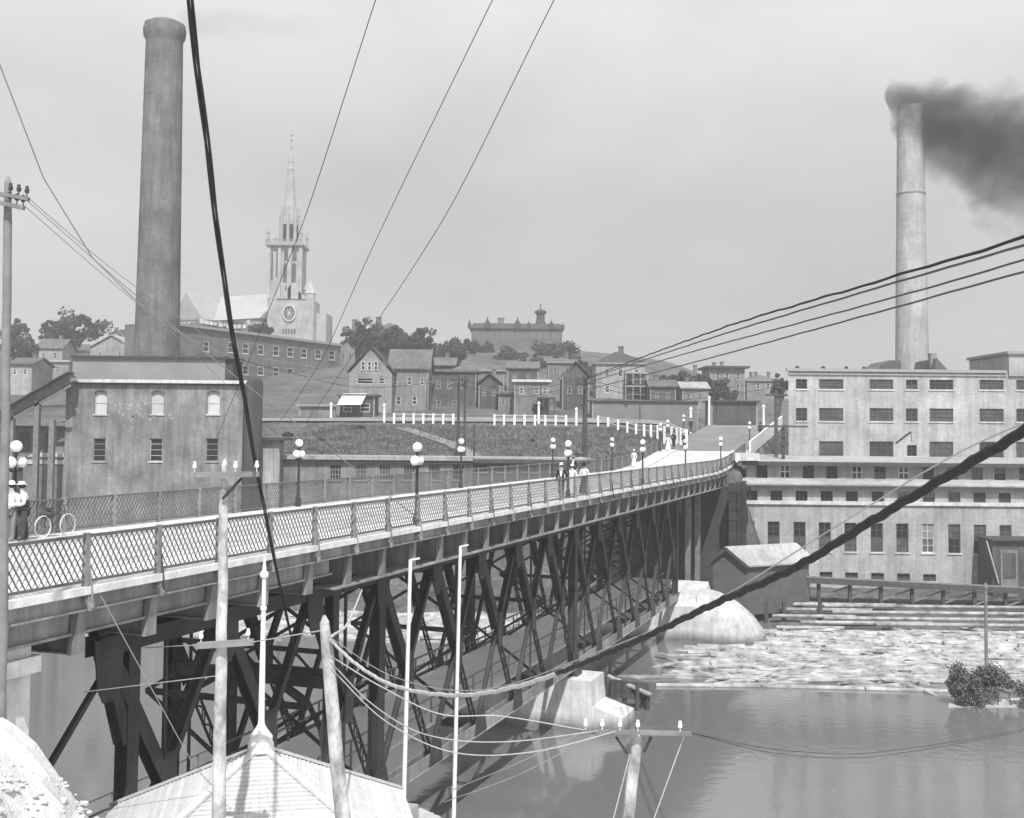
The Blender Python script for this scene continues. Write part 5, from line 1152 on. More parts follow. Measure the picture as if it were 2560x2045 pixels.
# boom chain of slim logs ahead of the jam
for i, (pa, pb) in enumerate([((1290, 1690, 75), (1480, 1715, 74)), ((1640, 1712, 75), (1900, 1718, 75)), ((1905, 1719, 75), (2160, 1725, 74.5)), ((2165, 1726, 74.5), (2380, 1735, 74))]):
    A, B = at(*pa), at(*pb); A.z = B.z = WZ+0.05; q = MB(); q.tube([A, A.lerp(B, 0.5), B], 0.16, 8); o = q.build('boom_log', LOGM, None, True)
    tag(o, 'slim boom log along the front edge of the jam, '+ORD[i]+' from the left', 'log', 'boom logs holding back the jam')
dp_ = empty('pile_dolphin', at(1575, 1780, 68.5), 'dark timber pile cluster in the water just right of the river pier', 'piling')
for k, (px, rt) in enumerate([(1528, 1700), (1560, 1705), (1592, 1712), (1606, 1722), (1618, 1728)]):
    D = 68.5+0.5*(k % 2); T = at(px, rt, D); q = MB(); q.tube([(T.x, D, WZ-1), (T.x+0.05, D, T.z)], [0.16, 0.13], 8); q.build('pile', WOODD, dp_, True)
for k in range(4):
    A = at(1515, 1702+k*11, 68.9); B = at(1622, 1714+k*11, 68.9); q = MB(); q.bar(A, B, 0.2, 0.26); q.build('wale', WOODD, dp_)
q = MB(); q.tube([at(1520, 1690, 69.5), at(1628, 1738, 68.2)], 0.14, 8); q.build('leaning_log', LOGM, dp_, True)
rr = random.Random(77); q = MB()
for k in range(26000):
    x = rr.uniform(-27, 22); yv = rr.uniform(119, 152); l = blocal((x, yv, 0))
    if (l.x > 90 and abs(l.y) < 6) or yv > 148.5: continue
    if rr.random() > 0.35+0.65*(0.5+0.5*math.sin(x*0.7+math.sin(yv*0.5)*2)*math.cos(yv*0.33+x*0.21)): continue
    z = ground_z(x, yv); h = rr.uniform(0.12, 0.45); a0 = rr.uniform(0, 6.28); dx, dy = math.cos(a0)*0.13, math.sin(a0)*0.13
    q.v += [(x-dx, yv-dy, z-0.05), (x+dx, yv+dy, z-0.05), (x+rr.uniform(-.1, .1), yv+rr.uniform(-.1, .1), z+h)]; n_ = len(q.v); q.f.append((n_-3, n_-2, n_-1))
me = bpy.data.meshes.new('grass'); me.from_pydata(q.v, [], q.f); me.materials.append(mat('dry_grass', 0.11, 0.9, 0.6, 0.35)); o = bpy.data.objects.new('grass', me); col.objects.link(o)
tag(o, 'rough grass covering the slope below the white fence', 'grass', kind='stuff')
for i, (px, row, D, wpx, hpx) in enumerate([(720, 1075, 140, 30, 14), (800, 1085, 137, 22, 10), (900, 1068, 146, 26, 12), (1095, 1115, 128, 20, 12), (1290, 1120, 127, 26, 14), (1330, 1095, 138, 16, 8), (1560, 1130, 122, 24, 14), (1640, 1112, 124, 18, 10)]):
    p_ = at(px, row, D); g = ground_z(p_.x, D); wd_ = wpx*D/F/2; hh_ = hpx*D/F; e = empty('shrub', (p_.x, D, g), 'low dark shrub on the grassy slope, '+ORD[i]+' from the left', 'shrub', 'shrubs on the slope'); q = MB()
    for k in range(500):
        a0 = rr.uniform(0, 6.28); ra = math.sqrt(rr.random())*wd_; c_ = Vector((p_.x+math.cos(a0)*ra, D+math.sin(a0)*ra*0.7, g+hh_*rr.random()*(1.05-ra/wd_*0.6))); n_ = Vector((rr.uniform(-1, 1), rr.uniform(-1, 1), rr.uniform(0, 1))).normalized(); a_ = n_.orthogonal().normalized()*rr.uniform(.05, .13); b_ = n_.cross(a_)*0.7; q.add([c_-a_, c_-b_, c_+a_, c_+b_], [(0, 1, 2, 3)])
    q.build('foliage', LEAF, e)
rr = random.Random(5); q = MB()
ICO = [(0, 0, 1), (.89, 0, .45), (.28, .85, .45), (-.72, .53, .45), (-.72, -.53, .45), (.28, -.85, .45), (.72, .53, -.45), (-.28, .85, -.45), (-.89, 0, -.45), (-.28, -.85, -.45), (.72, -.53, -.45), (0, 0, -1)]
ICF = [(0, 1, 2), (0, 2, 3), (0, 3, 4), (0, 4, 5), (0, 5, 1), (1, 6, 2), (2, 7, 3), (3, 8, 4), (4, 9, 5), (5, 10, 1), (6, 7, 2), (7, 8, 3), (8, 9, 4), (9, 10, 5), (10, 6, 1), (11, 7, 6), (11, 8, 7), (11, 9, 8), (11, 10, 9), (11, 6, 10)]
for k in range(2600):
    if k < 1900: x, yv = rr.uniform(-11, -5.5), rr.uniform(14, 22.5)
    else: a0 = rr.uniform(0, 6.28); ra = rr.uniform(1, 9.5); x, yv = -7.9+math.cos(a0)*ra, 43.1+math.sin(a0)*ra
    z = ground_z(x, yv)
    if z < -13.6: continue
    r_ = rr.uniform(0.02, 0.07)*(1 if rr.random() < 0.9 else 1.8); q.add([(x+v[0]*r_*rr.uniform(.7, 1.4), yv+v[1]*r_*rr.uniform(.7, 1.4), z+v[2]*r_*rr.uniform(.4, .8)) for v in ICO], ICF)
tag(q.build('rubble', mat('pale_rubble', 0.55, 0.95, 0.3, 2, 0.3, 12), kind='stuff'), 'pale broken stones strewn over the near banks', 'stones')
# ------------------------------------------------------------------ white guard fence and posts on the hill
fn = empty('guard_fence', at(1400, 1065, 150), 'white post-and-rail guard fence along the hillside street', 'fence')
fpx = [985, 1009, 1034, 1058, 1083, 1108, 1133, 1236, 1260, 1286, 1311, 1337, 1363, 1389, 1415, 1495, 1520, 1545, 1568, 1590, 1610, 1627, 1644, 1661, 1679, 1692, 1702, 1711, 1716]
prev = None
for i, px in enumerate(fpx):
    D = interp([(985, 152), (1500, 150), (1650, 140), (1716, 127)], px); yb = interp([(985, 1060), (1135, 1065), (1420, 1075), (1545, 1081), (1650, 1088), (1716, 1098)], px)
    p_ = at(px, yb, D); gz = ground_z(p_.x, D); hp = 25.0*D/F; p_.z = max(p_.z, gz+0.1)
    q = MB(); q.box(p_.x-0.14, p_.x+0.14, D-0.14, D+0.14, min(gz, p_.z)-0.5, p_.z+hp); q.build('fence_post', WHITEP, fn)
    if prev is not None and px-fpx[i-1] < 60:
        for dz in (0.15, 0.75):
            q = MB(); q.bar(prev+Vector((0, 0.16, hp-dz)), p_+Vector((0, 0.16, hp-dz)), 0.06, 0.12); q.build('rail', TRIM, fn)
    prev = p_
def simple_post(px, rt, rb, D, wpx, m_, name, label, cat='post'):
    T = at(px, rt, D); Bp = at(px, rb, D); g = min(ground_z(T.x, D), Bp.z)-0.4; r_ = wpx*D/F/2
    e = empty(name, (T.x, D, g), label, cat)
    q = MB(); q.lathe([(r_*1.15, 0), (r_*0.9, T.z-g)], (T.x, D, g), 10); q.build('shaft', m_, e, True)
    q = MB(); q.lathe([(r_*1.4, 0), (r_*1.4, 0.12), (r_*0.4, 0.35)], (T.x, D, T.z), 10); q.build('cap', m_, e, True)
    return e
for px, rt, rb, D, lab in ((961, 1015, 1058, 155, 'tall white post at the left end of the guard fence'), (1347, 1010, 1053, 156, 'white post behind the middle of the guard fence before the corner store'), (1441, 1025, 1075, 152, 'white post standing in the gap of the guard fence'), (1727, 1024, 1055, 150, 'white post beside the road behind the dark walker'), (1773, 996, 1037, 158, 'tall white post left of the boarded stable'), (1909, 1018, 1045, 148, 'slim white post above the bright sidewalk strip by the mill'), (828, 1012, 1035, 165, 'short white post beside the board wall')):
    simple_post(px, rt, rb, D, 6, WHITEP, 'white_post', lab)
# bright board parapet climbing beside the road
pb_ = empty('board_parapet', BW(112, -5, 0), 'bright white board parapet climbing beside the road next to the mill', 'parapet')
q = MB()
for k in range(9):
    x0 = 108.2+k*3.3; q.hexa([BW(x0, -5.25, zc(x0)-0.3), BW(x0+3.25, -5.25, zc(x0+3.25)-0.3), BW(x0+3.25, -5.1, zc(x0+3.25)-0.3), BW(x0, -5.1, zc(x0)-0.3), BW(x0, -5.25, zc(x0)+1.25), BW(x0+3.25, -5.25, zc(x0+3.25)+1.25), BW(x0+3.25, -5.1, zc(x0+3.25)+1.25), BW(x0, -5.1, zc(x0)+1.25)])
q.build('boards', WHITEP, pb_)
# ------------------------------------------------------------------ gazebo roof with flagpole
GA = at(652, 1868, 26.0); gz = empty('gazebo', (GA.x, 26, -7.6), 'white shingled pavilion roof with a tall ball-topped finial pole in the foreground', 'pavilion')
k_ = 0.44; RL = 5.2; hips = [R(57), R(147), R(237), R(327)]
def gp(i, r, lift=0): a0 = hips[i % 4]; return Vector((GA.x+math.cos(a0)*r, 26+math.sin(a0)*r, GA.z-k_*r+lift))
q = MB(); q.add([gp(0, 0.02, -0.06), gp(0, RL, -0.06), gp(1, RL, -0.06), gp(2, RL, -0.06), gp(3, RL, -0.06)], [(0, 1, 2), (0, 2, 3), (0, 3, 4), (0, 4, 1), (4, 3, 2, 1)]); rf = q.build('roof', SHING, gz)
NC = 36
rr = random.Random(4)
for f in range(4):
    for c_ in range(NC):
        r0 = RL*c_/NC; r1 = RL*(c_+1.12)/NC; j = rr.uniform(-0.006, 0.006)
        if r1 > RL*1.01: r1 = RL*1.01
        A0, A1, B0, B1 = gp(f, r0+0.03), gp(f+1, r0+0.03), gp(f, r1), gp(f+1, r1); up = Vector((0, 0, 1))
        q = MB(); n = 14
        for k in range(n):                       # shingle butts of one course, each a little uneven
            t0, t1 = k/n+0.001, (k+1)/n-0.001; dz = rr.uniform(-0.006, 0.008); ex = rr.uniform(0, 0.02)
            P0, P1, Q0, Q1 = A0.lerp(A1, t0), A0.lerp(A1, t1), B0.lerp(B1, t0), B0.lerp(B1, t1)
            dd = (Q0-P0)*ex; Q0 = Q0+dd; Q1 = Q1+dd
            q.hexa([Q0-up*0.035, Q1-up*0.035, P1-up*0.035, P0-up*0.035, Q0+up*(0.035+dz), Q1+up*(0.035+dz), P1+up*0.004, P0+up*0.004])
        q.build('shingle_course', SHING, rf)
for f in range(4):
    q = MB(); q.bar(gp(f, 0.2, 0.05), gp(f, RL, 0.05), 0.16, 0.07); q.build('hip_ridge', SHING, gz)
    q = MB(); c_ = gp(f, RL*0.86); q.box(c_.x-0.12, c_.x+0.12, c_.y-0.12, c_.y+0.12, -7.6, c_.z-0.12); q.build('post', WHITEP, gz)
q = MB(); q.lathe([(0.30, -0.08), (0.30, 0.10), (0.26, 0.16), (0.27, 0.26), (0.14, 0.42), (0.085, 0.52), (0.075, 0.6)], (GA.x, 26, GA.z), 8); q.build('finial_base', WHITEP, gz)
T = at(664, 1440, 26); 
q = MB(); q.lathe([(0.075, 0.5), (0.068, 1.8), (0.055, 3.1), (0.075, 3.12), (0.075, 3.18), (0.05, 3.2), (0.048, T.z-GA.z)], (GA.x, 26, GA.z), 12); q.build('finial_pole', WHITEP, gz, True)
q = MB(); q.sphere((GA.x, 26, T.z+0.03), 0.105, 12, 8); q.lathe([(0.045, 0.08), (0.05, 0.2), (0.03, 0.26), (0.035, 0.38), (0.008, 0.5)], (GA.x, 26, T.z), 8); q.build('finial_ball', CURB, gz, True)
# ------------------------------------------------------------------ utility poles near the camera
def upole(name, label, top, bot, D, wt, wb_, arms, seed=0, D2=None, group=None, pm=None):
    T = at(*top, D); Bp = at(*bot, D2 or D); d_ = (T-Bp).normalized(); g = ground_z(Bp.x, Bp.y)-0.3; k = (Bp.z-g)/d_.z; G = Bp-d_*k
    e = empty(name, tuple(G), label, 'utility pole', group); rr = random.Random(seed)
    n = 14; L = (T-G).length; pts = [G.lerp(T, i/n)+Vector((rr.uniform(-.012, .012), rr.uniform(-.012, .012), 0)) for i in range(n+1)]
    rb = wb_*D/F/2; rt = wt*D/F/2; rs = [rb+(rb-rt)*0.25*(1-i/n)-(rb-rt)*i/n for i in range(n+1)]; rs[-1] = rt*0.8
    q = MB(); q.tube(pts, rs, 12); q.tube([T, T+d_*0.12], [rt*0.8, rt*0.25], 12); q.build('shaft', pm or WOODP, e, True)
    for (x0, y0, x1, y1, th, ins, br) in arms:
        A, B = at(x0, y0, D-0.2), at(x1, y1, D-0.2); h = th*D/F
        q = MB(); q.bar(A, B, 0.1, h); ar = q.build('crossarm', WOODG if th < 20 else WOODG, e)
        for u in ins:
            c_ = A.lerp(B, u)+Vector((0, 0, h/2)); q = MB(); q.lathe([(0.012, -0.02), (0.012, 0.07), (0.04, 0.075), (0.045, 0.13), (0.03, 0.15), (0.033, 0.19), (0.012, 0.205)], tuple(c_), 8); q.build('insulator', IRON if pm else CERAM, ar, True)
        for (bx0, by0, bx1, by1) in br:
            q = MB(); q.bar(at(bx0, by0, D-0.15), at(bx1, by1, D-0.15), 0.03, 0.05); q.build('brace', IRON, ar)
    return e
upole('utility_pole', 'white-mottled tall utility pole standing before the near railing left of the finial', (562, 1162), (546, 2040), 21.5, 20, 40, [(478, 1187, 648, 1185, 13, (0.05, 0.65, 0.96), [(604, 1196, 556, 1248)]), (494, 1614, 634, 1605, 15, (0.06, 0.9), [])], 1)
upole('utility_pole', 'weathered leaning pole stub carrying the heavy cable in front of the truss', (812, 1556), (856, 2040), 19.5, 30, 46, [], 2)
upole('utility_pole', 'short utility pole with a wide crossarm over the dark water at the bottom', (1592, 1846), (1570, 2045), 22, 28, 36, [(1450, 1828, 1728, 1834, 9, (0.05, 0.2, 0.36, 0.52, 0.9), [(1540, 1842, 1568, 1884), (1610, 1880, 1628, 1842)])], 3)
upole('utility_pole', 'hazy tall utility pole along the left edge of the view', (20, 455), (6, 1600), 20.5, 20, 24, [(-30, 480, 72, 498, 10, (0.55, 0.75, 0.95), []), (-30, 500, 60, 520, 10, (0.6, 0.8, 0.97), [])], 4, pm=mat('grey_pole', 0.2, 0.9, 0.3, 2.4))
for (xt, yt, xb, yb, lab) in ((1026, 1400, 1009, 2012, 'slim white pole rising from the pale bank, left one of two'), (1151, 1366, 1137, 1936, 'slim white pole rising from the pale bank, right one of two')):
    D = 37 if xt < 1100 else 42; T = at(xt, yt, D); Bp = at(xb, yb, D); g = ground_z(Bp.x, D)-0.3; d_ = (T-Bp).normalized(); G = Bp-d_*((Bp.z-g)/d_.z)
    e = empty('white_pole', tuple(G), lab, 'pole'); q = MB(); q.tube([G, G.lerp(T, 0.5), T], [0.085, 0.075, 0.06], 10); q.build('shaft', WHITEP, e, True)
    q = MB(); q.bar(T, T+Vector((0.28, 0.25, 0.03)), 0.05, 0.05); q.build('top_bracket', WHITEP, e)
# poles on the hill and by the mill
def hpole(px, rt, rb, D, wpx, label, arms=()):
    T = at(px, rt, D); Bp = at(px, rb, D); g = min(ground_z(T.x, D), Bp.z)-0.4; e = empty('utility_pole', (T.x, D, g), label, 'utility pole')
    r_ = wpx*D/F/2; q = MB(); q.tube([(T.x, D, g), (T.x, D, (g+T.z)/2), (T.x, D, T.z)], [r_*1.2, r_, r_*0.8], 8); q.build('shaft', WOODD, e, True)
    for (row, half) in arms:
        z = at(px, row, D).z; h = half*D/F; q = MB(); q.box(T.x-h, T.x+h, D-0.3, D-0.15, z-0.1, z+0.1); q.build('crossarm', WOODD, e)
    return e
hpole(1147, 940, 1138, 128, 7, 'dark utility pole on the grass slope, left of a close pair', [(950, 22), (962, 22)]); hpole(1163, 940, 1138, 128, 6, 'dark utility pole on the grass slope, right of a close pair', [])
hpole(1186, 1060, 1142, 124, 5, 'short dark stake pole right of the close pole pair'); hpole(1463, 938, 1130, 126, 12, 'thick dark utility pole on the slope by the corner store', [(948, 26), (958, 26)])
hpole(1940, 946, 1168, 116, 10, 'dark utility pole with several arms at the mill corner', [(952, 10), (960, 10), (968, 10), (988, 28)]); hpole(1958, 1065, 1170, 113, 10, 'dark short pole with a long arm in front of the mill corner', [(1066, 60), (1090, 12), (1110, 12)])
hpole(1600, 980, 1045, 165, 3, 'thin grey pole before the long board building'); hpole(1068, 948, 1060, 165, 3, 'thin grey pole right of the long slate-roofed house')
# ------------------------------------------------------------------ wires
def wire(name, label, a, b, mids=(), r=0.012, m_=None, n=60, strands=1, tw=0.0, group=None, cat='wire', rb=None, lumpy=0.0, seed=0, span=(0.0, 1.0)):
    A = at(*a); B = at(*b); pv = Vector((B.x-A.x, B.y-A.y, 0)); nn = Vector((pv.y, -pv.x, 0)); pts = [(0.0, A.z)]
    for (x, y) in mids:
        dr = ray(x, y); o_ = Vector((0, 0, CAMZ)); k = (A-o_).dot(nn)/dr.dot(nn); p_ = o_+dr*k; pts.append(((Vector((p_.x-A.x, p_.y-A.y, 0))).dot(pv)/pv.length_squared, p_.z))
    pts.append((1.0, B.z)); pts.sort()
    def zz(u):                              # piecewise cubic through the sagging points
        for i in range(len(pts)-1):
            if u <= pts[i+1][0] or i == len(pts)-2:
                (u0, z0), (u1, z1) = pts[i], pts[i+1]
                m0 = (pts[i+1][1]-pts[i-1][1])/(pts[i+1][0]-pts[i-1][0]) if i > 0 else (z1-z0)/(u1-u0)
                m1 = (pts[i+2][1]-pts[i][1])/(pts[i+2][0]-pts[i][0]) if i+2 < len(pts) else (z1-z0)/(u1-u0)
                t = (u-u0)/(u1-u0); h = u1-u0
                return (2*t**3-3*t*t+1)*z0+(t**3-2*t*t+t)*h*m0+(-2*t**3+3*t*t)*z1+(t**3-t*t)*h*m1
    rr = random.Random(seed); q = MB()
    ph = rr.uniform(0, 6)
    C = []
    for i in range(n+1):
        u = lerp(span[0], span[1], i/n); p_ = A+pv*u; C.append(Vector((p_.x, p_.y, zz(u)+lumpy*(math.sin(i*1.9+ph)*0.5+math.sin(i*0.83+2*ph)*0.5))))
    if a[2] <= 16 and span[0] == 0: C.insert(0, C[0]+(C[0]-C[2]).normalized()*28.0)      # runs on behind the viewer to its next support
    n = len(C)-1
    o = None
    if strands == 1:
        q.tube(C, [lerp(r, rb or r, i/n)*(1+lumpy*3*math.sin(i*2.7)) for i in range(n+1)], 7); o = q.build(name, m_ or CABLE, None, True); return tag(o, label, cat, group)
    e = empty(name, tuple(A), label, cat, group)
    for s in range(strands):
        q = MB(); S_ = []
        for i, c_ in enumerate(C):
            a0 = 2*math.pi*s/strands+i*tw; S_.append(c_+Vector((math.cos(a0)*r*1.25, math.sin(a0)*r*0.5, math.sin(a0)*r*1.25)))
        q.tube(S_, [lerp(r, rb or r, i/n) for i in range(n+1)], 7); q.build('strand', m_ or CABLE, e, True)
    return e
SCP = [(446, -260), (476, 20), (520, 380), (563, 720), (613, 1010), (664, 1290), (738, 1640)]
stc = empty('stay_cable', at(738, 1640, 36), 'thick black twisted cable slanting from the top past the smokestack to the truss', 'cable')
SC3 = []
for i in range(61):
    u = i/60*(len(SCP)-1); k = min(int(u), len(SCP)-2); t_ = u-k; p0 = SCP[max(k-1, 0)]; p1 = SCP[k]; p2 = SCP[k+1]; p3 = SCP[min(k+2, len(SCP)-1)]
    xy = [0.5*(2*p1[c]+(p2[c]-p0[c])*t_+(2*p0[c]-5*p1[c]+4*p2[c]-p3[c])*t_**2+(3*p1[c]-p0[c]-3*p2[c]+p3[c])*t_**3) for c in (0, 1)]
    SC3.append(at(xy[0], xy[1], 1/lerp(1/10, 1/36, (xy[1]+260)/1900)))
SC3.insert(0, SC3[0]+(SC3[0]-SC3[2]).normalized()*28.0)
for k in range(3):
    q = MB(); q.tube([p_+Vector((math.cos(2.1*k+i*0.21)*0.026, 0, math.sin(2.1*k+i*0.21)*0.012)) for i, p_ in enumerate(SC3)], 0.017, 7); q.build('strand', CABLE, stc, True)
for i, (a, b, md, lab) in enumerate([((965, -80, 14), (543, 1092, 108), [(745, 590)], 'thin wire falling from the top across the church spire'), ((1270, -80, 14), (690, 1066, 116), [(940, 600), (795, 915)], 'thin straight wire falling from the top, middle one of three'), ((1425, -80, 14), (765, 1058, 118), [(1100, 562), (870, 905)], 'thin straight wire falling from the top, rightmost of three')]):
    wire('overhead_wire', lab, a, b, md, 0.006, CABLE, 60, rb=0.025, seed=i)
GW = 'wires sagging over the hillside'
for i, (a, b, md, r_, lab) in enumerate([((2700, 552, 15), (1463, 947, 126), [(2240, 690), (1800, 822)], 0.028, 'heavy beaded wire descending from the right edge across the pale stack, topmost'),
        ((2700, 574, 15), (1463, 949, 126), [(2240, 706), (1800, 838)], 0.022, 'wire hugging just below the topmost beaded wire at right'),
        ((2700, 610, 16), (1463, 958, 126), [(2240, 742), (1700, 888)], 0.019, 'blurred sagging wire second lowest of those crossing the pale stack'),
        ((2700, 640, 16), (1463, 975, 126), [(2240, 768), (1700, 915)], 0.019, 'blurred sagging wire lowest of those crossing the pale stack')]):
    wire('overhead_wire', lab, a, b, md, r_, CABLE if i == 0 else mat('old_wire', 0.09, 0.7, 0.3, 20), 140, rb=0.045, lumpy=0.02 if i == 0 else 0.008, seed=i+10)
for i, (a, b, md, lab) in enumerate([((-40, 60, 12), (1147, 955, 128), [(140, 510), (290, 705), (480, 850), (760, 945)], 'slack wire curving down from the upper left to the hillside poles'),
        ((70, 494, 20.5), (1147, 962, 128), [(240, 640), (420, 775), (620, 890)], 'wire sagging from the left pole top across the smokestack foot'),
        ((58, 512, 20.5), (690, 1085, 118), [(250, 680), (450, 850)], 'wire from the left pole to the entry hut'), ((66, 500, 20.5), (1050, 1300, 41.5), [(330, 730), (600, 950), (820, 1120)], 'long wire from the left pole slanting down to the near railing'),
        ((1147, 948, 128), (1463, 947, 126), [(1300, 975)], 'hillside wire between the pole pair and the corner pole, upper'), ((1147, 962, 128), (1463, 958, 126), [(1300, 992)], 'hillside wire between the pole pair and the corner pole, lower'),
        ((1463, 948, 126), (1940, 952, 116), [(1640, 985), (1800, 972)], 'wire from the corner pole to the mill corner pole, upper'), ((1463, 958, 126), (1940, 968, 116), [(1640, 1000), (1800, 990)], 'wire from the corner pole to the mill corner pole, lower'), ((560, 890, 114), (1147, 950, 128), [(700, 925), (900, 968)], 'dark wire running from the boiler house roof to the pole pair')]):
    wire('overhead_wire', lab, a, b, md, 0.008 if a[2] < 60 else 0.03, TRIMG if a[2] < 60 else CABLE, 70, rb=0.02, seed=i+20)
# heavy cable from the leaning stub up to the right edge
HC = ((2760, 960, 6.0), (826, 1600, 19.4), [(2560, 1078), (2200, 1290), (1990, 1418), (1790, 1508), (1560, 1616), (1300, 1714), (1130, 1738), (980, 1712), (890, 1660)])
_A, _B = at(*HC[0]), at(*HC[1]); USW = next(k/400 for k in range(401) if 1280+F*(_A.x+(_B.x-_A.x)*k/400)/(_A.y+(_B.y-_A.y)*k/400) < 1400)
wire('heavy_cable', 'very thick lumpy black cable sweeping to the right edge', *HC, 0.034, CABLE, 150, rb=0.026, lumpy=0.009, cat='cable', span=(0, USW))
wire('sunlit_cable', 'left part of the black cable, sunlight painted in as a pale tone, sagging right of the leaning stub', *HC, 0.026, ROPEL, 90, rb=0.028, lumpy=0.008, cat='cable', span=(USW-0.002, 1.0))  # same cable carried on, its sunlit stretch painted in a paler colour
wire('guide_wire', 'faint thin wire following above the thick black cable', (2700, 1000, 7), (826, 1594, 19.3), [(2400, 1130), (2100, 1310), (1790, 1500), (1500, 1628), (1200, 1725), (980, 1690)], 0.006, TRIMG, 120)
for i, (a, b, md, lab) in enumerate([((826, 1640, 19.4), (1466, 1826, 21.8), [(950, 1715), (1100, 1785), (1250, 1790)], 'pale wire sagging from the stub to the left end of the low crossarm'),
        ((826, 1655, 19.4), (1506, 1826, 21.8), [(930, 1760), (1060, 1835), (1250, 1855)], 'pale wire sagging lower from the stub to the low crossarm'), ((826, 1670, 19.4), (1550, 1826, 21.8), [(960, 1800), (1130, 1880), (1330, 1880)], 'lowest pale wire from the stub to the low crossarm'),
        ((1130, 1975, 30), (1466, 1826, 21.8), [(1300, 1905)], 'pale wire rising from the bank to the low crossarm, upper'), ((1110, 2005, 30), (1506, 1826, 21.8), [(1300, 1935)], 'pale wire rising from the bank to the low crossarm, lower'),
        ((506, 1612, 21.3), (250, 1625, 60), [], 'pale wire leaving the lower crossarm to the left'), ((626, 1606, 21.3), (812, 1575, 19.5), [], 'pale wire between lower crossarm and the leaning stub'), ((830, 1590, 19.5), (905, 1475, 37), [(868, 1560)], 'pale looped cable from the stub up to the truss'),
        ((252, 1490, 25), (490, 1925, 28), [], 'taut pale guy wire slanting across the shore bent'), ((210, 1730, 26), (540, 1690, 22), [], 'pale wire crossing the bent column')]):
    wire('service_wire', lab, a, b, md, 0.011 if i != 7 else 0.025, WIREL if i != 7 else ROPEL, 40, seed=i+40)
for i, (xa, ya, xb, yb) in enumerate([(1575, 1885, 1530, 2060), (1710, 1840, 1630, 2060)]):
    T = at(xa, ya, 21.9); Bp = at(xb, yb, 21.9); q = MB(); q.tube([T, Bp, Bp+(Bp-T)*1.5], 0.012, 6); o = q.build('guy_wire', WIREL, None, True)
    tag(o, ['pale guy wire running down left of the low crossarm pole', 'pale guy wire running down right of the low crossarm pole'][i], 'wire')
for i, y0 in enumerate((1915, 1925)):
    wire('service_wire', ['faint wire drooping right of the low crossarm, upper', 'faint wire drooping right of the low crossarm, lower'][i], (1725, 1832, 21.8), (2700, 1800, 40), [(1950, y0-40), (2200, y0-35)], 0.006, CABLE, 40)
simple_post(2464, 1470, 1700, 74, 8, WOODG, 'mooring_post', 'thin grey mooring pole rising behind the islet bush', 'pole')
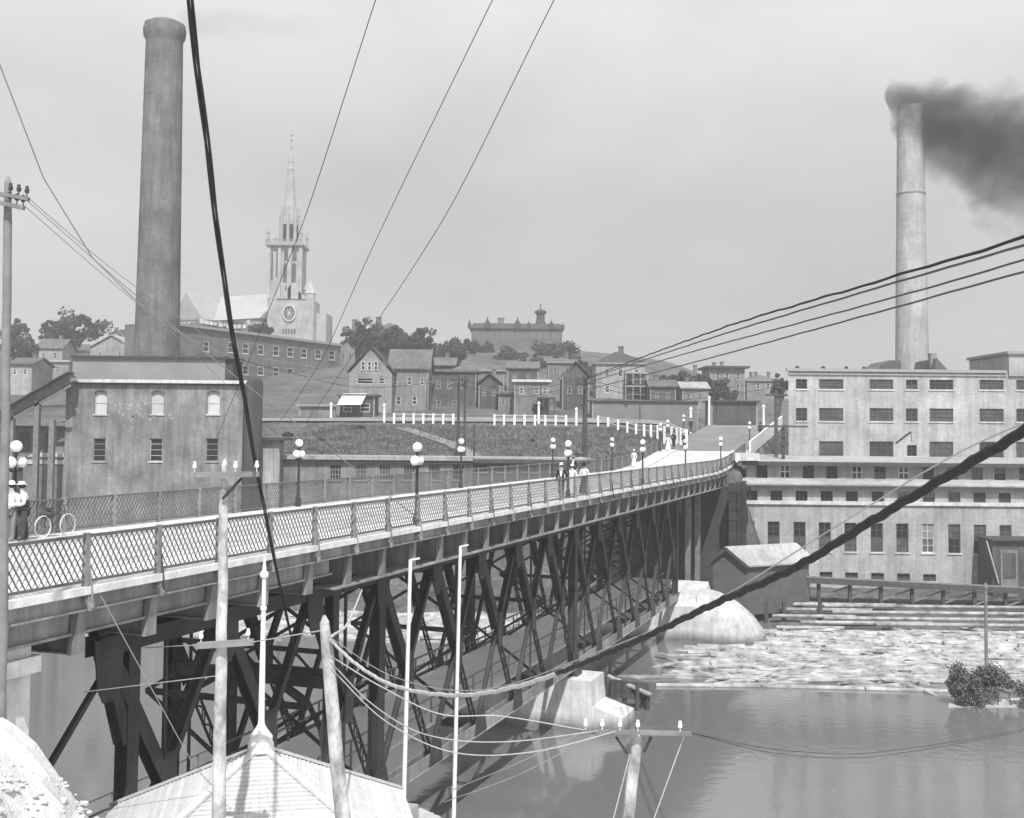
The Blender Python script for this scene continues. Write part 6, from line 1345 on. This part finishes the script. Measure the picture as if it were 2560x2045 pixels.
# ------------------------------------------------------------------ people
def skin_mesh(name, verts, edges, rad, m_, parent, sub=1, root=0):
    me = bpy.data.meshes.new(name); me.from_pydata(verts, edges, []); me.materials.append(m_); o = bpy.data.objects.new(name, me); col.objects.link(o); o.parent = parent; ORG[o.name] = Vector((0, 0, 0))
    md = o.modifiers.new('skin', 'SKIN'); 
    if not me.skin_vertices: me.attributes.new
    bm = bmesh.new(); bm.from_mesh(me); ly = bm.verts.layers.skin.verify(); bm.verts.ensure_lookup_table()
    for i, v in enumerate(bm.verts): v[ly].radius = (rad[i], rad[i]) if not isinstance(rad[i], tuple) else rad[i]; v[ly].use_root = (i == root)
    bm.to_mesh(me); bm.free(); md.use_smooth_shade = True
    s = o.modifiers.new('sub', 'SUBSURF'); s.levels = sub; s.render_levels = sub
    return o
def person(label, loc, heading, top, legs, hat=None, hatm=None, skirt=None, vest=None, stride=0.18, arms='down', H=1.72, shirtfront=False, lean=0.0, sub=1):
    e = empty('person', loc, label, 'person', 'people on the bridge', rz=heading); s = H/1.72
    st = stride
    V = [(0, 0, .95), (0, 0, 1.12), (0.01, 0, 1.32), (0.01, 0, 1.46), (0.03, 0, 1.56), (0.03, 0, 1.68),         # 0-5 pelvis..head
         (0, .1, .92), (st*0.7, .1, .5), (st, .1, .09), (st+.16, .1, .05), (0, -.1, .92), (-st*.2, -.1, .5), (-st, -.1, .1), (-st+.16, -.1, .05)]
    if arms == 'down': arm = [(0, .19, 1.40), (-st*.4, .26, 1.14), (st*.6, .27, .90), (st*.7+.02, .27, .80), (0, -.19, 1.40), (st*.1, -.26, 1.14), (-st*.2, -.27, .90), (-st*.2, -.27, .80)]
    elif arms == 'fold': arm = [(0, .19, 1.40), (.05, .30, 1.15), (.28, .06, 1.10), (.30, -.03, 1.10), (0, -.19, 1.40), (.05, -.30, 1.15), (.28, -.10, 1.04), (.30, .0, 1.03)]
    else: arm = [(0, .19, 1.40), (.06, .26, 1.15), (.36, .22, 1.05), (.44, .22, 1.06), (0, -.19, 1.40), (.06, -.26, 1.15), (.36, -.22, 1.05), (.44, -.22, 1.06)]
    V += arm
    V = [(x+lean*z*z*0.3, y, z) for x, y, z in V]; V = [(x*s, y*s, z*s) for x, y, z in V]
    E = [(0, 1), (1, 2), (2, 3), (3, 4), (4, 5), (0, 6), (6, 7), (7, 8), (8, 9), (0, 10), (10, 11), (11, 12), (12, 13), (3, 14), (14, 15), (15, 16), (16, 17), (3, 18), (18, 19), (19, 20), (20, 21)]
    rad = [.13, .12, .135, .09, .055, .095, .085, .06, .04, .035, .085, .06, .04, .035, .06, .045, .033, .035, .06, .045, .033, .035]
    skin_mesh('body', V, E, [(r*s, r*s) for r in rad], SKIN, e, sub)
    sel = [0, 6, 7, 8, 9, 10, 11, 12, 13]
    if not skirt:
        mp_ = {v: i for i, v in enumerate(sel)}; skin_mesh('trousers', [V[i] for i in sel], [(mp_[a], mp_[b]) for a, b in E if a in mp_ and b in mp_], [(r*s, r*s) for r in (.155, .1, .085, .07, .05, .1, .085, .07, .05)], legs, e, sub)
    else:
        q = MB(); q.lathe([(.33*s, .04), (.29*s, .35*s), (.2*s, .8*s), (.135*s, 1.05*s), (.13*s, 1.1*s)], (0, 0, 0), 14); q.build('skirt', legs, e, True)
    sel = [0, 1, 2, 3, 14, 15, 16, 18, 19, 20]; mp_ = {v: i for i, v in enumerate(sel)}
    skin_mesh('jacket' if top is SUIT else 'shirt', [V[i] for i in sel], [(mp_[a], mp_[b]) for a, b in E if a in mp_ and b in mp_], [(r*s, r*s) for r in (.16, .15, .16, .10, .085, .065, .05, .085, .065, .05)], top, e, sub)
    if vest:
        skin_mesh('vest', [V[0], V[1], V[2], (V[3][0], V[3][1], V[3][2]-.03)], [(0, 1), (1, 2), (2, 3)], [(.165, .15), (.165, .16), (.165, .165), (.1, .12)], vest, e, sub)
    if shirtfront:
        q = MB(); x = .15*s; q.prism([(-.05*s, 1.1*s), (.05*s, 1.1*s), (.08*s, 1.42*s), (-.08*s, 1.42*s)], 'x', x, x+.03); q.build('shirt_front', SHIRT, e)
    hx, hy, hz_ = V[5]
    q = MB(); q.sphere((hx-.015*s, hy, hz_+.02*s), .105*s, 10, 8); q.build('hair', HAIR, e, True)
    for sy in (-1, 1):
        q = MB(); q.sphere((hx+.095*s, sy*.035*s, hz_-.0*s), .014*s, 6, 4); q.build('eye', IRON, e)
    q = MB(); q.sphere((hx+.108*s, 0, hz_-.035*s), .018*s, 6, 4); q.build('nose', SKIN, e)
    if hat == 'boater': q = MB(); q.lathe([(.17*s, 0), (.17*s, .015), (.105*s, .02), (.1*s, .1*s), (.02, .105*s)], (hx, hy, hz_+.055*s), 14); q.build('hat', hatm or STRAW, e, True)
    elif hat == 'wide': q = MB(); q.lathe([(.23*s, 0), (.22*s, .025), (.13*s, .05), (.11*s, .13*s), (.03, .15*s)], (hx, hy, hz_+.045*s), 14); q.build('hat', hatm or SUIT, e, True)
    elif hat == 'bowler': q = MB(); q.lathe([(.14*s, 0), (.14*s, .02), (.105*s, .025), (.1*s, .08*s), (.05*s, .13*s)], (hx, hy, hz_+.055*s), 12); q.build('hat', hatm or SUIT, e, True)
    return e
def bp(px, yl, row=1150): x = bx_at(px, yl, row); return BW(x, yl, zc(x)+0.02)
TOW = BRZ+math.pi          # walking towards the camera end
person('man in shirtsleeves, dark waistcoat and straw hat leaning with folded arms at the left', bp(68, 3.7), TOW-R(40), SHIRT, TROU, 'boater', STRAW, vest=TROU, stride=0.08, arms='fold', lean=0.12, sub=2)
person('man in pale shirt and light cap half hidden behind the left utility pole', bp(33, 4.0), TOW+R(5), SHIRT, GREYC, 'bowler', STRAW, stride=0.06, arms='fold', sub=2)
person('man in black coat with white shirt front striding beside the railing', bp(1404, -3.9), TOW+R(10), SUIT, SUIT, 'bowler', STRAW, stride=0.26, shirtfront=True)
person('woman in a white dress walking in the middle of the strolling family', bp(1431, -3.7), TOW, SHIRT, SHIRT, 'bowler', SHIRT, skirt=True, H=1.6)
person('child in white at the left shoulder of the woman in white', bp(1417, -3.2), TOW, SHIRT, SHIRT, None, skirt=True, H=1.35)
person('figure in white blouse, dark skirt and broad black hat at the right of the family', bp(1461, -4.0), TOW, SHIRT, TROU, 'wide', SUIT, skirt=True, H=1.65)
person('dark-suited man walking behind the family in the roadway', bp(1434, 1.2), TOW, SUIT, SUIT, 'bowler', GREYC, stride=0.2, shirtfront=True)
person('person in white standing at the far railing', bp(1585, 4.1), TOW, SHIRT, SHIRT, 'bowler', SHIRT, skirt=True, H=1.6)
person('person in white, left one of the couple on the far sidewalk', bp(1670, 3.9), BRZ, SHIRT, SHIRT, 'boater', skirt=True, H=1.62)
person('person in black, right one of the couple on the far sidewalk', bp(1684, 3.8), BRZ, SUIT, SUIT, 'bowler')
def gp_(px, row, D): p_ = at(px, row, D); return (p_.x, D, ground_z(p_.x, D)+0.08)
person('dark walker at the end of the white fence by the road', gp_(1711, 1108, 127), TOW, SUIT, SUIT, 'bowler', SHIRT)
person('dark bulky walker beside the white road post', gp_(1727, 1075, 146), BRZ, SUIT, SUIT, 'wide')
person('dark walker on the bright sidewalk near the mill', BW(124, -4.2, zc(124)-0.12), BRZ, SUIT, SUIT, 'wide', H=1.75)
# bicycle by the two men
bk = empty('bicycle', bp(112, 3.9), 'bicycle leaning by the far railing beside the two men', 'bicycle', rz=BRZ)
def wheel(x):
    q = MB(); q.tube([(x+math.cos(a0)*.34, 0, .35+math.sin(a0)*.34) for a0 in [2*math.pi*k/28 for k in range(29)]], 0.022, 6, False); w_ = q.build('wheel', TRIM, bk, True)
    q = MB(); 
    for k in range(12): a0 = 2*math.pi*k/12; q.bar((x, 0, .35), (x+math.cos(a0)*.33, 0, .35+math.sin(a0)*.33), .006, .006)
    q.build('spokes', TRIMG, w_)
wheel(0); wheel(1.1)
q = MB(); q.tube([(0, 0, .35), (.42, 0, .32), (.3, 0, .85), (0, 0, .35)], .016, 6); q.tube([(.42, 0, .32), (.92, 0, .8), (.3, 0, .78)], .016, 6); q.tube([(1.1, 0, .35), (.9, 0, .95)], .016, 6); q.build('frame', IRON, bk, True)
q = MB(); q.hexa([(.17, -.08, .88), (.45, -.03, .88), (.45, .03, .88), (.17, .08, .88), (.17, -.08, .93), (.45, -.03, .92), (.45, .03, .92), (.17, .08, .93)]); q.build('saddle', IRON, bk)
q = MB(); q.tube([(.82, -.26, 1.0), (.94, -.14, 1.0), (.9, 0, .97), (.94, .14, 1.0), (.82, .26, 1.0)], .014, 6); q.build('handlebar', IRON, bk, True)
q = MB(); q.sphere((.3, .12, .72), .24, 12, 8, 0.6); q.build('bag', TROU, bk, True)
# ------------------------------------------------------------------ smoke
def smoke(name, label, pts, rad, dens, seed, scale=0.16, colr=0.12):
    q = MB(); q.tube(pts, rad, 16); o = q.build(name, mat('tmp', 0.5), None, True, kind='stuff'); tag(o, label, 'smoke')
    mt = bpy.data.materials.new(name+'_volume'); mt.use_nodes = True; t = mt.node_tree; t.nodes.clear()
    o_ = N(t, 'ShaderNodeOutputMaterial'); pv = N(t, 'ShaderNodeVolumePrincipled'); pv.inputs['Color'].default_value = (colr,)*3+(1,)
    g = N(t, 'ShaderNodeNewGeometry'); n1 = N(t, 'ShaderNodeTexNoise'); n1.inputs['Scale'].default_value = scale; n1.inputs['Detail'].default_value = 4; n1.inputs['Roughness'].default_value = 0.6
    mp_ = N(t, 'ShaderNodeMapping'); mp_.inputs['Location'].default_value = (seed, seed*2, 0); t.links.new(g.outputs[0], mp_.inputs[0]); t.links.new(mp_.outputs[0], n1.inputs['Vector'])
    # soft falloff from the plume's axis, thinning downwind
    A = Vector(pts[0]); B = Vector(pts[-1]); ax = (B-A); L = ax.length; ax.normalize()
    sb = N(t, 'ShaderNodeVectorMath', operation='SUBTRACT'); t.links.new(g.outputs[0], sb.inputs[0]); sb.inputs[1].default_value = A
    dt = N(t, 'ShaderNodeVectorMath', operation='DOT_PRODUCT'); t.links.new(sb.outputs[0], dt.inputs[0]); dt.inputs[1].default_value = ax
    sc_ = N(t, 'ShaderNodeVectorMath', operation='SCALE'); sc_.inputs[0].default_value = ax; t.links.new(dt.outputs['Value'], sc_.inputs['Scale'])
    pr = N(t, 'ShaderNodeVectorMath', operation='SUBTRACT'); t.links.new(sb.outputs[0], pr.inputs[0]); t.links.new(sc_.outputs[0], pr.inputs[1])
    ln2 = N(t, 'ShaderNodeVectorMath', operation='LENGTH'); t.links.new(pr.outputs[0], ln2.inputs[0])
    rl2 = N(t, 'ShaderNodeMapRange'); rl2.inputs['From Max'].default_value = L; rl2.inputs['To Min'].default_value = max(rad[:4]); rl2.inputs['To Max'].default_value = rad[-1]; t.links.new(dt.outputs['Value'], rl2.inputs['Value'])
    dv2 = N(t, 'ShaderNodeMath', operation='DIVIDE'); t.links.new(ln2.outputs['Value'], dv2.inputs[0]); t.links.new(rl2.outputs[0], dv2.inputs[1])
    ad2 = N(t, 'ShaderNodeMath', operation='MULTIPLY_ADD'); t.links.new(n1.outputs[0], ad2.inputs[0]); ad2.inputs[1].default_value = 1.5; ad2.inputs[2].default_value = 0.1
    s2 = N(t, 'ShaderNodeMath', operation='SUBTRACT'); t.links.new(ad2.outputs[0], s2.inputs[0]); t.links.new(dv2.outputs[0], s2.inputs[1])
    mr2 = N(t, 'ShaderNodeMapRange'); mr2.inputs['From Min'].default_value = 0.0; mr2.inputs['From Max'].default_value = 0.5; mr2.inputs['To Max'].default_value = dens; t.links.new(s2.outputs[0], mr2.inputs['Value'])
    fo = N(t, 'ShaderNodeMapRange'); fo.inputs['From Max'].default_value = L; fo.inputs['To Min'].default_value = 1.0; fo.inputs['To Max'].default_value = 0.12; t.links.new(dt.outputs['Value'], fo.inputs['Value'])
    m3 = N(t, 'ShaderNodeMath', operation='MULTIPLY'); t.links.new(mr2.outputs[0], m3.inputs[0]); t.links.new(fo.outputs[0], m3.inputs[1])
    t.links.new(m3.outputs[0], pv.inputs['Density']); t.links.new(pv.outputs[0], o_.inputs['Volume']); o.data.materials[0] = mt
    return o
S = lambda x, y: at(x, y, 135)
smoke('smoke_plume', 'dark smoke plume blowing right from the pale smokestack', [S(2222, 262), S(2228, 256), S(2240, 250), S(2262, 250), S(2330, 285), S(2430, 335), S(2560, 395), S(2700, 440)], [0.3, 1.4, 2.8, 3.9, 6.0, 8.0, 10.5, 13.5], 0.42, 3.0, 0.22, 0.06)
S1 = lambda x, y: at(x, y, 121)
smoke('smoke_wisp', 'faint grey smoke wisp drifting right from the dark brick smokestack', [S1(450, 52), S1(530, 62), S1(620, 72), S1(720, 78), S1(820, 70)], [1.3, 1.9, 2.4, 2.4, 2.0], 0.09, 11.0, 0.3, 0.3)
bpy.data.materials.remove(MATS['tmp']) if MATS['tmp'].users == 0 else None
